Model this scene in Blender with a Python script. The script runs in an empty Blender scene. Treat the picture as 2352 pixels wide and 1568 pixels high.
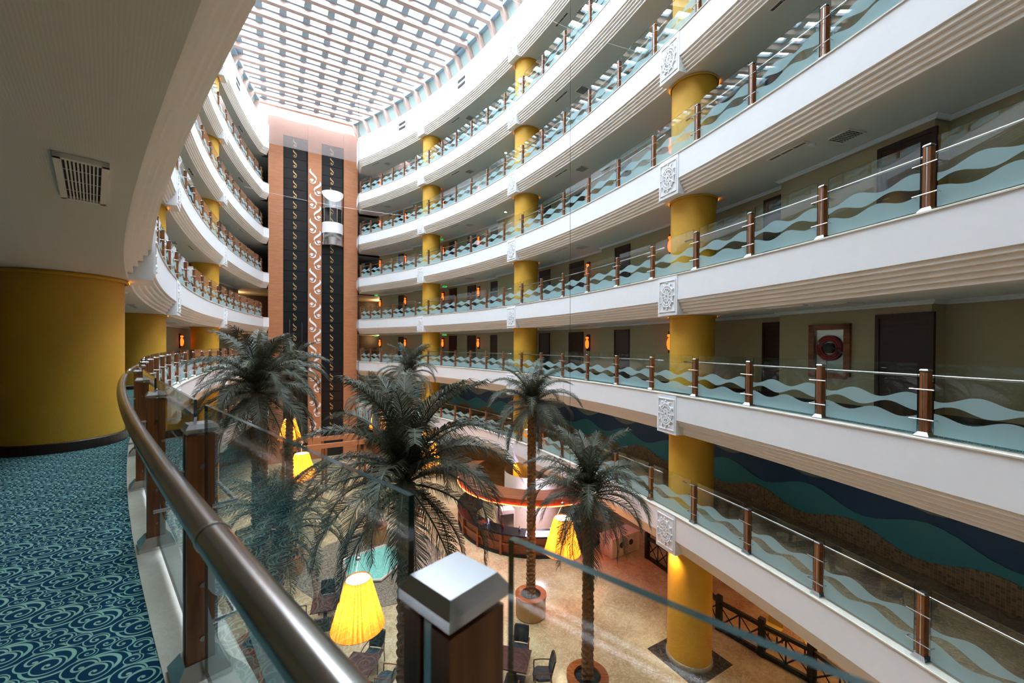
import bpy, bmesh, math, random
from mathutils import Vector, Matrix
random.seed(7)
PI = math.pi
S = bpy.context.scene
COL = S.collection

# ------------------------------------------------------------------ camera, world, light, exposure
cam_d = bpy.data.cameras.new('camera')
cam = bpy.data.objects.new('camera', cam_d)
COL.objects.link(cam)
S.camera = cam
cam_d.sensor_width = 36
cam_d.lens = 925 * 36 / 2352
cam_d.shift_y = (800.76 - 784) / 2352
cam_d.clip_start = 0.02
cam_d.clip_end = 300
cam.location = (0, 0, 1.5)
cam.rotation_euler = (Matrix.Rotation(math.radians(90 - 0.4727), 3, 'X') @ Matrix.Rotation(math.radians(0.319), 3, 'Z')).to_euler()
cam_d.dof.use_dof = True
cam_d.dof.focus_distance = 14
cam_d.dof.aperture_fstop = 4.0

world = bpy.data.worlds.new('sky')
S.world = world
world.use_nodes = True
wn = world.node_tree
wn.nodes['Background'].inputs['Color'].default_value = (0.82, 0.92, 1.06, 1)
wn.nodes['Background'].inputs['Strength'].default_value = 9.0

pl = bpy.data.lights.new('skylight_portal', 'AREA')
pl.shape = 'RECTANGLE'
pl.size = 20
pl.size_y = 41.5
pl.cycles.is_portal = True
plo = bpy.data.objects.new('skylight_portal', pl)
COL.objects.link(plo)

vs = S.view_settings
vs.view_transform = 'Standard'
vs.look = 'None'
vs.gamma = 1
vs.use_curve_mapping = False
vs.exposure = 1.72
S.render.use_motion_blur = False
try:
    cy = S.cycles
    cy.use_denoising = True
    cy.denoiser = 'OPENIMAGEDENOISE'
    cy.max_bounces = 7
    cy.diffuse_bounces = 4
    cy.glossy_bounces = 3
    cy.transmission_bounces = 3
    cy.transparent_max_bounces = 28
    cy.caustics_reflective = False
    cy.caustics_refractive = False
    cy.sample_clamp_indirect = 6
    cy.use_light_tree = True
except Exception:
    pass

# ------------------------------------------------------------------ plan of the atrium
H = 3.755                      # storey height
G = -8.75                      # lobby floor level
TOPZ = 20.0
SZ0 = 21.5
cL = Vector((45.55, 52.50)); RL = 69.09
cR = Vector((-39.57, -3.82)); RR = 47.71
TH0 = 0.2235453
T0 = Vector((-17.6, 36.0))
E1 = Vector((math.cos(PI / 6), 0.5))
E2 = Vector((0.5, -math.cos(PI / 6)))

def Lp(s, o=0.0):
    a = -s / RL
    return cL + Vector((math.cos(a), math.sin(a))) * (RL + o)

def Rp(s, o=0.0):
    a = TH0 + s / RR
    return cR + Vector((math.cos(a), math.sin(a))) * (RR + o)

def Ldir(s):                   # direction of travel (away from the camera)
    a = -s / RL
    return Vector((math.sin(a), -math.cos(a)))

def Rdir(s):
    a = TH0 + s / RR
    return Vector((-math.sin(a), math.cos(a)))

def T(a, b):
    return T0 + E1 * a + E2 * b

PF = {'left': Lp, 'right': Rp}
DF = {'left': Ldir, 'right': Rdir}
LS0, LS1 = 148.2, 197.96
RS0, RS1 = -12.4, 36.97
TLp = T(-3.62, 0.0)
TRp = T(3.6, 0.0)

_p, _r = math.radians(.4727), math.radians(.319)
def proj(X, Y, Z):             # where a point falls in the 2352 x 1568 frame (only used to skip what lies outside it)
    Z = Z - 1.5
    c = Y * math.cos(_p) - Z * math.sin(_p)
    w = Y * math.sin(_p) + Z * math.cos(_p)
    if c < 0.05:
        return None
    u = 925 * X / c; v = -925 * w / c
    return 1176 + math.cos(_r) * u - math.sin(_r) * v, 800.76 + math.sin(_r) * u + math.cos(_r) * v

def inframe(p, z, m=60, zz=1.2):
    for q in (proj(p[0], p[1], z), proj(p[0], p[1], z + zz)):
        if q and -m < q[0] < 2352 + m and -m < q[1] < 1568 + m:
            return True
    return False

# ------------------------------------------------------------------ materials
def lin(c):
    return tuple(((x / 255) / 12.92 if x <= 10 else (((x / 255) + .055) / 1.055) ** 2.4) for x in c) + (1,)

class NT:
    def __init__(self, name):
        self.m = bpy.data.materials.new(name)
        self.m.use_nodes = True
        self.t = self.m.node_tree
        self.b = self.t.nodes['Principled BSDF']
        self.out = self.t.nodes['Material Output']
    def n(self, typ, **kw):
        nd = self.t.nodes.new(typ)
        for k, v in kw.items():
            if k.startswith('i_'):
                nd.inputs[int(k[2:]) if k[2:].isdigit() else k[2:]].default_value = v
            else:
                setattr(nd, k, v)
        return nd
    def l(self, a, b):
        self.t.links.new(a, b)
    def math(self, op, a, b=None, clamp=False):
        nd = self.t.nodes.new('ShaderNodeMath'); nd.operation = op; nd.use_clamp = clamp
        for i, x in enumerate((a, b)):
            if x is None: continue
            if isinstance(x, (int, float)): nd.inputs[i].default_value = x
            else: self.l(x, nd.inputs[i])
        return nd.outputs[0]
    def mix(self, f, c1, c2):
        nd = self.t.nodes.new('ShaderNodeMix'); nd.data_type = 'RGBA'
        for i, x in ((0, f), (6, c1), (7, c2)):
            if isinstance(x, (int, float, tuple)): nd.inputs[i].default_value = x
            else: self.l(x, nd.inputs[i])
        return nd.outputs[2]
    def coord(self, kind='Object', scale=(1, 1, 1)):
        tc = self.n('ShaderNodeTexCoord'); mp = self.n('ShaderNodeMapping')
        mp.inputs['Scale'].default_value = scale
        self.l(tc.outputs[kind], mp.inputs[0])
        return mp.outputs[0]
    def base(self, rgb, rough=.6, metal=0.0, spec=.5):
        self.b.inputs['Base Color'].default_value = rgb
        self.b.inputs['Roughness'].default_value = rough
        self.b.inputs['Metallic'].default_value = metal
        self.b.inputs['Specular IOR Level'].default_value = spec
        return self
    def bump(self, h, s=.2, d=.01):
        bn = self.n('ShaderNodeBump'); bn.inputs['Strength'].default_value = s; bn.inputs['Distance'].default_value = d
        self.l(h, bn.inputs['Height']); self.l(bn.outputs[0], self.b.inputs['Normal'])

def plain(name, rgb, rough=.6, metal=0.0, spec=.5, var=.06, scale=6.0):
    q = NT(name).base(lin(rgb), rough, metal, spec)
    v = q.coord('Object')
    no = q.n('ShaderNodeTexNoise', i_Scale=scale, i_Detail=3.0)
    q.l(v, no.inputs['Vector'])
    c = lin(rgb)
    dark = tuple(x * (1 - var * 2.2) for x in c[:3]) + (1,)
    q.l(q.mix(no.outputs[0], c, dark), q.b.inputs['Base Color'])
    return q.m

def wood(name, c1, c2, rough=.35, axis='Z', scale=14, spec=.5):
    q = NT(name).base(lin(c1), rough, 0, spec)
    sc = {'Z': (scale, scale, .7), 'X': (.7, scale, scale), 'Y': (scale, .7, scale)}[axis]
    v = q.coord('Object', sc)
    no = q.n('ShaderNodeTexNoise', i_Scale=1.6, i_Detail=6.0, i_Distortion=1.2)
    q.l(v, no.inputs['Vector'])
    r = q.n('ShaderNodeMapRange', i_1=.32, i_2=.68); q.l(no.outputs[0], r.inputs[0])
    q.l(q.mix(r.outputs[0], lin(c1), lin(c2)), q.b.inputs['Base Color'])
    q.bump(no.outputs[0], .06, .004)
    return q.m

def emis(name, rgb, st):
    q = NT(name)
    e = q.n('ShaderNodeEmission'); e.inputs[0].default_value = lin(rgb); e.inputs[1].default_value = st
    q.l(e.outputs[0], q.out.inputs[0])
    return q.m

M = {}
M['white'] = plain('white_paint', (236, 236, 238), .55, var=.02)
M['groove'] = plain('warm_bounce_paint', (244, 237, 228), .6, var=.02)  # warm bounce light tinted into the white paint of the mouldings
M['steel'] = NT('brushed_steel').base((.62, .62, .63, 1), .24, 1.0).m
M['rail'] = NT('satin_steel_rail').base((.50, .48, .47, 1), .22, 1.0).m
M['capsteel'] = NT('chrome_cap').base((.55, .57, .60, 1), .26, 1.0).m
M['bolt'] = NT('dull_bolt').base((.25, .23, .2, 1), .45, 1.0).m
M['wood_post'] = wood('red_brown_post_wood', (156, 94, 48), (104, 58, 28), .42)
M['wood_dark'] = wood('dark_walnut', (62, 34, 22), (36, 20, 14), .4)
M['wood_bar'] = wood('bar_wood', (150, 84, 44), (112, 58, 30), .4, 'X', 8)
M['wood_rim'] = wood('orange_rim_wood', (176, 96, 40), (140, 66, 26), .25, 'X', 10)
M['wood_tower'] = wood('tower_veneer', (190, 128, 88), (172, 110, 74), .38, 'X', 5)
M['wood_table'] = wood('striped_table_wood', (92, 52, 44), (52, 26, 24), .3, 'X', 16)
M['wood_chair'] = wood('chair_arm_wood', (126, 72, 42), (82, 44, 28), .3)
M['black_panel'] = NT('black_lift_panel').base(lin((15, 18, 23)), .34, 0, .35).m
M['black'] = NT('matt_black').base(lin((14, 13, 13)), .6).m
M['leather'] = plain('black_leather', (42, 45, 50), .38, var=.05)
M['gold'] = NT('gold_inlay').base(lin((214, 178, 110)), .35, .6).m
M['motif'] = NT('white_acrylic').base(lin((245, 245, 248)), .3).m
M['steel_blue'] = plain('blue_grey_roof_steel', (142, 166, 180), .4, 0, var=.03)
M['girder'] = plain('pale_pink_girder_wood', (200, 172, 160), .6, var=.05, scale=1.2)
M['teal_panel'] = plain('pale_teal_roof_panel', (176, 200, 196), .4)
M['door'] = wood('dark_door_wood', (58, 32, 24), (36, 19, 15), .35, 'X', 10)
M['mosaic'] = None
M['bark'] = plain('palm_bark', (150, 104, 64), .85, var=.30, scale=14)
M['soil'] = plain('planter_soil', (44, 34, 28), .9)
M['planter'] = plain('tan_planter_cloth', (182, 142, 92), .75, var=.05)
M['cream_box'] = plain('cream_cabinet', (238, 222, 206), .45)
M['red'] = plain('red_hose_rubber', (150, 40, 46), .5)
M['yellow_cloth'] = plain('yellow_chair_cloth', (196, 160, 70), .7)
M['neon'] = emis('red_orange_neon', (255, 70, 30), 14)
M['exit'] = emis('green_exit_sign', (10, 190, 95), .45)
M['spot'] = emis('ceiling_spot', (255, 220, 170), 60)
M['ring'] = emis('amber_cove_light', (255, 140, 20), 1.5)
M['sconce'] = emis('amber_sconce_glass', (255, 98, 28), .95)
M['bulb'] = emis('lamp_bulb_disc', (255, 244, 220), 5)
M['violet'] = emis('violet_bar_light', (180, 170, 255), 3.0)

# yellow plaster
q = NT('yellow_plaster').base(lin((210, 158, 40)), .62)
v = q.coord('Object')
n1 = q.n('ShaderNodeTexNoise', i_Scale=1.4, i_Detail=4.0); q.l(v, n1.inputs['Vector'])
n2 = q.n('ShaderNodeTexNoise', i_Scale=90.0, i_Detail=2.0); q.l(v, n2.inputs['Vector'])
q.l(q.mix(n1.outputs[0], lin((232, 178, 56)), lin((206, 152, 42))), q.b.inputs['Base Color'])
q.bump(n2.outputs[0], .5, .006)
M['yellow'] = q.m

# ceiling with a fine woven paper
q = NT('woven_ceiling_paper').base(lin((226, 220, 212)), .7)
v = q.coord('Object', (1, 1, 1))
w = q.n('ShaderNodeTexWave', i_Scale=38.0, i_Distortion=1.5); w.bands_direction = 'DIAGONAL'; q.l(v, w.inputs['Vector'])
q.bump(w.outputs[1], .10, .002)
M['ceiling'] = q.m

# corridor wall paper
q = NT('olive_corridor_paper').base(lin((176, 162, 128)), .7)
v = q.coord('Object')
n2 = q.n('ShaderNodeTexNoise', i_Scale=60.0, i_Detail=2.0); q.l(v, n2.inputs['Vector'])
q.bump(n2.outputs[0], .25, .004)
M['corridor'] = q.m

# scroll carpet
def carpet():
    q = NT('scroll_carpet').base(lin((16, 60, 84)), .9, 0, .1)
    tc = q.n('ShaderNodeTexCoord')
    mp = q.n('ShaderNodeMapping'); mp.inputs['Rotation'].default_value = (0, 0, math.radians(6))
    mp.inputs['Scale'].default_value = (4.0, 3.5, 1)
    q.l(tc.outputs['Object'], mp.inputs[0])
    sx = q.n('ShaderNodeSeparateXYZ'); q.l(mp.outputs[0], sx.inputs[0])
    X, Y = sx.outputs[0], sx.outputs[1]
    row = q.math('FLOOR', Y)
    xs = q.math('ADD', X, q.math('MULTIPLY', row, .37))
    u = q.math('SUBTRACT', xs, q.math('FLOOR', xs))
    vv = q.math('SUBTRACT', Y, row)
    tot = None
    for cx, cyy, R, ch, ax in ((.60, .66, .44, -1, 1.0), (.28, .60, .27, 1, 1.0), (.62, .58, .25, -1, 1.0), (.14, .18, .20, 1, 1.0), (.46, .13, .18, -1, 1.0), (.78, .16, .19, 1, 1), (.02, .88, .15, -1, 1)):
        dx = q.math('SUBTRACT', u, cx)
        dx = q.math('SUBTRACT', dx, q.math('ROUND', dx))
        dy = q.math('SUBTRACT', vv, cyy)
        dy = q.math('MULTIPLY', q.math('SUBTRACT', dy, q.math('ROUND', dy)), 1.25)
        r = q.math('DIVIDE', q.math('SQRT', q.math('ADD', q.math('MULTIPLY', dx, dx), q.math('MULTIPLY', dy, dy))), R)
        th = q.math('ARCTAN2', dy, q.math('MULTIPLY', dx, float(ch)))
        tn = q.math('DIVIDE', th, 2 * PI)
        f = q.math('ADD', q.math('MULTIPLY', q.math('POWER', r, .7), 1.55), tn)
        f = q.math('FRACT', f)
        tri = q.math('ABSOLUTE', q.math('SUBTRACT', f, .5))
        line = q.math('LESS_THAN', tri, q.math('ADD', q.math('MULTIPLY', r, -.05), .13))
        line = q.math('MULTIPLY', line, q.math('LESS_THAN', r, 1.0))
        ring = q.math('LESS_THAN', q.math('ABSOLUTE', q.math('SUBTRACT', r, 1.0)), .055)
        dot = q.math('LESS_THAN', r, .12)
        me = q.math('MAXIMUM', q.math('MAXIMUM', line, ring), dot)
        tot = me if tot is None else q.math('MAXIMUM', q.math('MULTIPLY', tot, q.math('GREATER_THAN', r, 1.07)), me)
    no = q.n('ShaderNodeTexNoise', i_Scale=2.5, i_Detail=2.0); q.l(tc.outputs['Object'], no.inputs['Vector'])
    light = q.mix(no.outputs[0], lin((160, 196, 176)), lin((112, 164, 156)))
    dark = q.mix(no.outputs[0], lin((14, 66, 92)), lin((6, 40, 66)))
    q.l(q.mix(tot, dark, light), q.b.inputs['Base Color'])
    n2 = q.n('ShaderNodeTexNoise', i_Scale=260.0); q.l(tc.outputs['Object'], n2.inputs['Vector'])
    q.bump(n2.outputs[0], .5, .004)
    return q.m
M['carpet'] = carpet()

def marble(name, c1, c2, c3, sc, rough, tile=None):
    q = NT(name).base(lin(c1), rough)
    v = q.coord('Object')
    nw = q.n('ShaderNodeTexNoise', i_Scale=sc * .7, i_Detail=5.0); q.l(v, nw.inputs['Vector'])
    add = q.n('ShaderNodeMix'); add.data_type = 'VECTOR'; add.inputs[0].default_value = .45
    q.l(v, add.inputs[4]); q.l(nw.outputs[1], add.inputs[5])
    mr = None
    for k_, (ssc, wd) in enumerate(((2.6, .030), (5.5, .035))):
        nn = q.n('ShaderNodeTexNoise', i_Scale=sc * ssc, i_Detail=6.0, i_Roughness=.62, i_Distortion=2.2); q.l(v, nn.inputs['Vector'])
        ab = q.math('ABSOLUTE', q.math('SUBTRACT', nn.outputs[0], .5))
        m_ = q.n('ShaderNodeMapRange', i_1=0.0, i_2=wd, i_3=.35 if k_ == 0 else .55); q.l(ab, m_.inputs[0])
        mr = m_.outputs[0] if mr is None else q.math('MULTIPLY', mr, m_.outputs[0])
    nb = q.n('ShaderNodeTexNoise', i_Scale=sc * 1.6, i_Detail=4.0); q.l(v, nb.inputs['Vector'])
    m1 = q.n('ShaderNodeMapRange', i_1=.35, i_2=.65); q.l(nb.outputs[0], m1.inputs[0])
    body = q.mix(m1.outputs[0], lin(c1), lin(c2))
    if tile:
        mp = q.n('ShaderNodeMapping'); mp.inputs['Rotation'].default_value = (0, 0, math.radians(tile[1])); q.l(v, mp.inputs[0])
        br = q.n('ShaderNodeTexBrick', i_Scale=1.0 / tile[0]); br.offset = 0; br.inputs['Mortar Size'].default_value = .004
        br.inputs['Brick Width'].default_value = 1; br.inputs['Row Height'].default_value = 1
        br.inputs['Color1'].default_value = (1, 1, 1, 1); br.inputs['Color2'].default_value = (.80, .78, .74, 1); br.inputs['Mortar'].default_value = (.6, .55, .5, 1)
        q.l(mp.outputs[0], br.inputs['Vector'])
        mu = q.n('ShaderNodeMix'); mu.data_type = 'RGBA'; mu.blend_type = 'MULTIPLY'; mu.inputs[0].default_value = 1
        q.l(body, mu.inputs[6]); q.l(br.outputs[0], mu.inputs[7]); body = mu.outputs[2]
    q.l(q.mix(mr, lin(c3), body), q.b.inputs['Base Color'])
    return q.m
M['lobby_marble'] = marble('veined_tan_marble', (208, 182, 142), (184, 154, 114), (230, 210, 178), .9, .22, (1.2, 30))
M['kerb'] = marble('cream_kerb_stone', (226, 222, 210), (214, 208, 194), (206, 198, 182), 1.6, .3)
M['dark_marble'] = marble('black_marble', (56, 48, 44), (40, 34, 32), (120, 108, 98), 1.4, .25)
M['grey_marble'] = marble('grey_brown_marble', (150, 138, 118), (120, 108, 92), (176, 164, 142), 1.0, .25, (1.0, 20))
M['terracotta'] = marble('terracotta_tile', (176, 140, 100), (150, 96, 60), (196, 170, 130), .8, .4, (.5, 10))

q = NT('pebble_carpet').base(lin((140, 124, 108)), .9)
v = q.coord('Object')
vo = q.n('ShaderNodeTexVoronoi', i_Scale=14.0); q.l(v, vo.inputs['Vector'])
q.l(q.mix(vo.outputs[0], lin((168, 148, 126)), lin((84, 72, 62))), q.b.inputs['Base Color'])
q.bump(vo.outputs[0], .6, .02)
M['pebble'] = q.m

q = NT('pool_water').base(lin((96, 214, 196)), .05)
v = q.coord('Object'); no = q.n('ShaderNodeTexNoise', i_Scale=5.0, i_Distortion=2.0); q.l(v, no.inputs['Vector'])
q.l(q.mix(no.outputs[0], lin((190, 232, 222)), lin((50, 190, 170))), q.b.inputs['Base Color'])
q.bump(no.outputs[0], .6, .05)
M['water'] = q.m

# brown glass mosaic
q = NT('brown_mosaic').base(lin((104, 84, 62)), .35)
v = q.coord('UV')
br = q.n('ShaderNodeTexBrick', i_Scale=14.0); br.offset = 0
br.inputs['Brick Width'].default_value = 1; br.inputs['Row Height'].default_value = 1; br.inputs['Mortar Size'].default_value = .06
br.inputs['Color1'].default_value = lin((170, 142, 110)); br.inputs['Color2'].default_value = lin((118, 94, 70)); br.inputs['Mortar'].default_value = lin((176, 158, 130))
q.l(v, br.inputs['Vector']); q.l(br.outputs[0], q.b.inputs['Base Color'])
M['mosaic'] = q.m
M['navy'] = plain('navy_mural_paint', (58, 96, 140), .5, var=.03)
M['teal'] = plain('teal_mural_paint', (80, 166, 182), .5, var=.05, scale=1.0)
M['pale_wave'] = plain('pale_mural_paint', (150, 172, 170), .5)

# glass
def glass(name, tint, frost):
    q = NT(name)
    q.t.nodes.remove(q.b)
    tr = q.n('ShaderNodeBsdfTransparent'); tr.inputs[0].default_value = tint
    gl = q.n('ShaderNodeBsdfGlossy'); gl.inputs['Roughness'].default_value = 0.0; gl.inputs[0].default_value = (1, 1, 1, 1)
    ge = q.n('ShaderNodeNewGeometry'); vd = q.n('ShaderNodeVectorMath', operation='DOT_PRODUCT')
    q.l(ge.outputs['Normal'], vd.inputs[0]); q.l(ge.outputs['Incoming'], vd.inputs[1])
    f5 = q.math('POWER', q.math('SUBTRACT', 1.0, q.math('ABSOLUTE', vd.outputs['Value']), True), 5.0)
    fr = q.math('ADD', q.math('MULTIPLY', f5, .95), .045)
    mx = q.n('ShaderNodeMixShader')
    q.l(fr, mx.inputs[0]); q.l(tr.outputs[0], mx.inputs[1]); q.l(gl.outputs[0], mx.inputs[2])
    last = mx.outputs[0]
    if frost:
        uv = q.n('ShaderNodeTexCoord'); sx = q.n('ShaderNodeSeparateXYZ'); q.l(uv.outputs['UV'], sx.inputs[0])
        U, V = sx.outputs[0], sx.outputs[1]
        def edge(c, a, ph, k=1.75):
            s = q.math('SINE', q.math('MULTIPLY', q.math('ADD', q.math('MULTIPLY', U, k), ph), 2 * PI))
            return q.math('ADD', q.math('MULTIPLY', s, a), c)
        low = q.math('LESS_THAN', V, edge(.25, .048, .25))
        b1 = q.math('GREATER_THAN', V, edge(.365, .05, .99))
        b2 = q.math('LESS_THAN', V, edge(.52, .052, .64))
        band = q.math('MAXIMUM', low, q.math('MULTIPLY', b1, b2))
        df = q.n('ShaderNodeBsdfDiffuse'); df.inputs[0].default_value = lin((198, 234, 240))
        tl = q.n('ShaderNodeBsdfTranslucent'); tl.inputs[0].default_value = lin((198, 234, 240))
        m2 = q.n('ShaderNodeMixShader', i_0=.38); q.l(df.outputs[0], m2.inputs[1]); q.l(tl.outputs[0], m2.inputs[2])
        m3 = q.n('ShaderNodeMixShader', i_0=.64); q.l(last, m3.inputs[1]); q.l(m2.outputs[0], m3.inputs[2])
        m4 = q.n('ShaderNodeMixShader'); q.l(band, m4.inputs[0]); q.l(last, m4.inputs[1]); q.l(m3.outputs[0], m4.inputs[2])
        last = m4.outputs[0]
    q.l(last, q.out.inputs[0])
    return q.m
M['glass'] = glass('clear_glass', (.93, .97, .95, 1), False)
M['glass_wave'] = glass('wave_frosted_glass', (.95, .98, .96, 1), True)
q = NT('glass_edge').base(lin((40, 62, 62)), .08); M['glass_edge'] = q.m
q = NT('hazy_film')
q.t.nodes.remove(q.b)
tr = q.n('ShaderNodeBsdfTransparent'); df = q.n('ShaderNodeBsdfTranslucent'); df.inputs[0].default_value = lin((196, 186, 184))
d2 = q.n('ShaderNodeBsdfDiffuse'); d2.inputs[0].default_value = lin((196, 186, 184))
m0 = q.n('ShaderNodeMixShader', i_0=.5); q.l(df.outputs[0], m0.inputs[1]); q.l(d2.outputs[0], m0.inputs[2])
mx = q.n('ShaderNodeMixShader', i_0=.34); q.l(tr.outputs[0], mx.inputs[1]); q.l(m0.outputs[0], mx.inputs[2]); q.l(mx.outputs[0], q.out.inputs[0])
M['film'] = q.m

# palm leaf
q = NT('grey_green_palm_leaf').base(lin((74, 78, 68)), .5, 0, .35)
v = q.coord('Object'); no = q.n('ShaderNodeTexNoise', i_Scale=3.0, i_Detail=3.0); q.l(v, no.inputs['Vector'])
q.l(q.mix(no.outputs[0], lin((40, 46, 32)), lin((86, 88, 70))), q.b.inputs['Base Color'])
M['leaf'] = q.m
M['leaf_green'] = plain('fresh_green_leaf', (70, 110, 50), .5)

# pleated lampshade: silk lit from inside
q = NT('pleated_silk_shade')
q.t.nodes.remove(q.b)
uv = q.n('ShaderNodeTexCoord'); sx = q.n('ShaderNodeSeparateXYZ'); q.l(uv.outputs['UV'], sx.inputs[0])
cmb = q.n('ShaderNodeCombineXYZ'); q.l(sx.outputs[0], cmb.inputs[0])
no = q.n('ShaderNodeTexNoise', i_Scale=70.0, i_Detail=3.0); q.l(cmb.outputs[0], no.inputs['Vector'])
mr = q.n('ShaderNodeMapRange', i_1=.36, i_2=.64); q.l(no.outputs[0], mr.inputs[0])
em = q.n('ShaderNodeEmission', i_Strength=.22)
cl = q.mix(mr.outputs[0], lin((224, 112, 18)), lin((250, 176, 62)))
q.l(cl, em.inputs[0])
tl = q.n('ShaderNodeBsdfTranslucent'); q.l(cl, tl.inputs[0])
ad = q.n('ShaderNodeAddShader'); q.l(em.outputs[0], ad.inputs[0]); q.l(tl.outputs[0], ad.inputs[1])
q.l(ad.outputs[0], q.out.inputs[0])
M['shade'] = q.m

# ------------------------------------------------------------------ mesh helpers
class MB:
    def __init__(self):
        self.v = []; self.f = []; self.mi = []; self.uv = None
    def add(self, vs_, fs_, mi=0):
        k = len(self.v)
        self.v += [tuple(x) for x in vs_]
        for f in fs_:
            self.f.append(tuple(i + k for i in f)); self.mi.append(mi)
        return self
    def box(self, x0, x1, y0, y1, z0, z1, mi=0):
        vs_ = [(x, y, z) for z in (z0, z1) for y in (y0, y1) for x in (x0, x1)]
        return self.add(vs_, [(0, 2, 3, 1), (4, 5, 7, 6), (0, 1, 5, 4), (2, 6, 7, 3), (0, 4, 6, 2), (1, 3, 7, 5)], mi)
    def obox(self, c, ax, ay, hx, hy, z0, z1, mi=0):   # oriented box: centre, unit axes (2D), half sizes
        vs_ = []
        for z in (z0, z1):
            for b in (-1, 1):
                for a in (-1, 1):
                    p = Vector(c[:2]) + Vector(ax) * (a * hx) + Vector(ay) * (b * hy)
                    vs_.append((p.x, p.y, z))
        return self.add(vs_, [(0, 2, 3, 1), (4, 5, 7, 6), (0, 1, 5, 4), (2, 6, 7, 3), (0, 4, 6, 2), (1, 3, 7, 5)], mi)
    def frustum(self, a, b, za, zb, mi=0):             # square frustum half sizes a (at za), b (at zb)
        vs_ = [(sx_ * s, sy * s, z) for s, z in ((a, za), (b, zb)) for sx_, sy in ((-1, -1), (1, -1), (1, 1), (-1, 1))]
        return self.add(vs_, [(0, 3, 2, 1), (4, 5, 6, 7)] + [(i, (i + 1) % 4, 4 + (i + 1) % 4, 4 + i) for i in range(4)], mi)
    def tube(self, pts, r, n=8, mi=0, caps=True):
        pts = [Vector(p) for p in pts]
        rr = r if isinstance(r, (list, tuple)) else [r] * len(pts)
        vs_ = []; m = len(pts)
        for i, p in enumerate(pts):
            d = (pts[min(i + 1, m - 1)] - pts[max(i - 1, 0)]).normalized()
            up = Vector((0, 0, 1)) if abs(d.z) < .9 else Vector((1, 0, 0))
            a = d.cross(up).normalized(); b = a.cross(d)
            for j in range(n):
                t = 2 * PI * j / n
                vs_.append(p + (a * math.cos(t) + b * math.sin(t)) * rr[i])
        fs_ = [(i * n + j, i * n + (j + 1) % n, (i + 1) * n + (j + 1) % n, (i + 1) * n + j) for i in range(m - 1) for j in range(n)]
        if caps:
            fs_ += [tuple(range(n))[::-1], tuple((m - 1) * n + j for j in range(n))]
        return self.add(vs_, fs_, mi)
    def lathe(self, prof, n=32, c=(0, 0), mi=0, a0=0, a1=2 * PI):
        full = abs(a1 - a0 - 2 * PI) < 1e-6
        k = n if full else n + 1
        vs_ = [(c[0] + r * math.cos(a0 + (a1 - a0) * j / n), c[1] + r * math.sin(a0 + (a1 - a0) * j / n), z) for r, z in prof for j in range(k)]
        fs_ = [(i * k + j, i * k + (j + 1) % k, (i + 1) * k + (j + 1) % k, (i + 1) * k + j) for i in range(len(prof) - 1) for j in range(n)]
        return self.add(vs_, fs_, mi)
    def disc(self, r, z, n=32, c=(0, 0), mi=0):
        return self.add([(c[0] + r * math.cos(2 * PI * j / n), c[1] + r * math.sin(2 * PI * j / n), z) for j in range(n)], [tuple(range(n))], mi)
    def prism(self, poly, z0, z1, mi=0):               # poly: list of 2D points, extruded upward
        n = len(poly)
        return self.add([(x, y, z0) for x, y in poly] + [(x, y, z1) for x, y in poly],
                        [tuple(range(n))[::-1], tuple(range(n, 2 * n))] + [(i, (i + 1) % n, n + (i + 1) % n, n + i) for i in range(n)], mi)
    def build(self, name, mats, parent=None, smooth=False, loc=None, uv=None, fix=False):
        me = bpy.data.meshes.new(name)
        me.from_pydata(self.v, [], self.f)
        for m in (mats if isinstance(mats, (list, tuple)) else [mats]):
            me.materials.append(m)
        if any(self.mi):
            me.polygons.foreach_set('material_index', self.mi)
        if smooth:
            me.polygons.foreach_set('use_smooth', [True] * len(me.polygons))
        if uv:
            ul = me.uv_layers.new()
            for i, l in enumerate(me.loops):
                ul.data[i].uv = uv[l.vertex_index]
        if fix:
            bm = bmesh.new(); bm.from_mesh(me); bmesh.ops.recalc_face_normals(bm, faces=bm.faces); bm.to_mesh(me); bm.free()
        me.update()
        o = bpy.data.objects.new(name, me)
        COL.objects.link(o)
        if parent: o.parent = parent
        if loc: o.location = loc
        return o

def smooth_angle(o, deg=40):
    try:
        me = o.data
        me.polygons.foreach_set('use_smooth', [True] * len(me.polygons))
        me.set_sharp_from_angle(angle=math.radians(deg))
    except Exception:
        pass
    return o

def tag(o, label=None, cat=None, group=None, kind=None):
    if label: o['label'] = label
    if cat: o['category'] = cat
    if group: o['group'] = group
    if kind: o['kind'] = kind
    return o

def empty(name, loc=(0, 0, 0), rz=0.0):
    o = bpy.data.objects.new(name, None)
    o.empty_display_size = .1
    COL.objects.link(o)
    o.location = loc; o.rotation_euler = (0, 0, rz)
    return o

KIDS = {}
def copy_tree(o, parent=None):
    c = o.copy(); COL.objects.link(c); c.parent = parent
    for ch in o.children:
        copy_tree(ch, c)
    return c

def struct(o, label=None):
    o['kind'] = 'structure'
    if label: o['label'] = label
    return o

ORD = ['nearest', 'second', 'third', 'fourth', 'fifth', 'sixth', 'seventh', 'eighth', 'ninth', 'tenth', 'eleventh', 'twelfth', 'thirteenth',
       'fourteenth', 'fifteenth', 'sixteenth', 'seventeenth', 'eighteenth', 'nineteenth', 'twentieth', 'twenty-first', 'twenty-second', 'twenty-third', 'twenty-fourth']
LEVEL = {-1: 'mezzanine level', 0: 'eye-level floor', 1: 'one floor up', 2: 'two floors up', 3: 'three floors up', 4: 'four floors up'}
SIDEN = {'left': 'left', 'right': 'right'}

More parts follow.
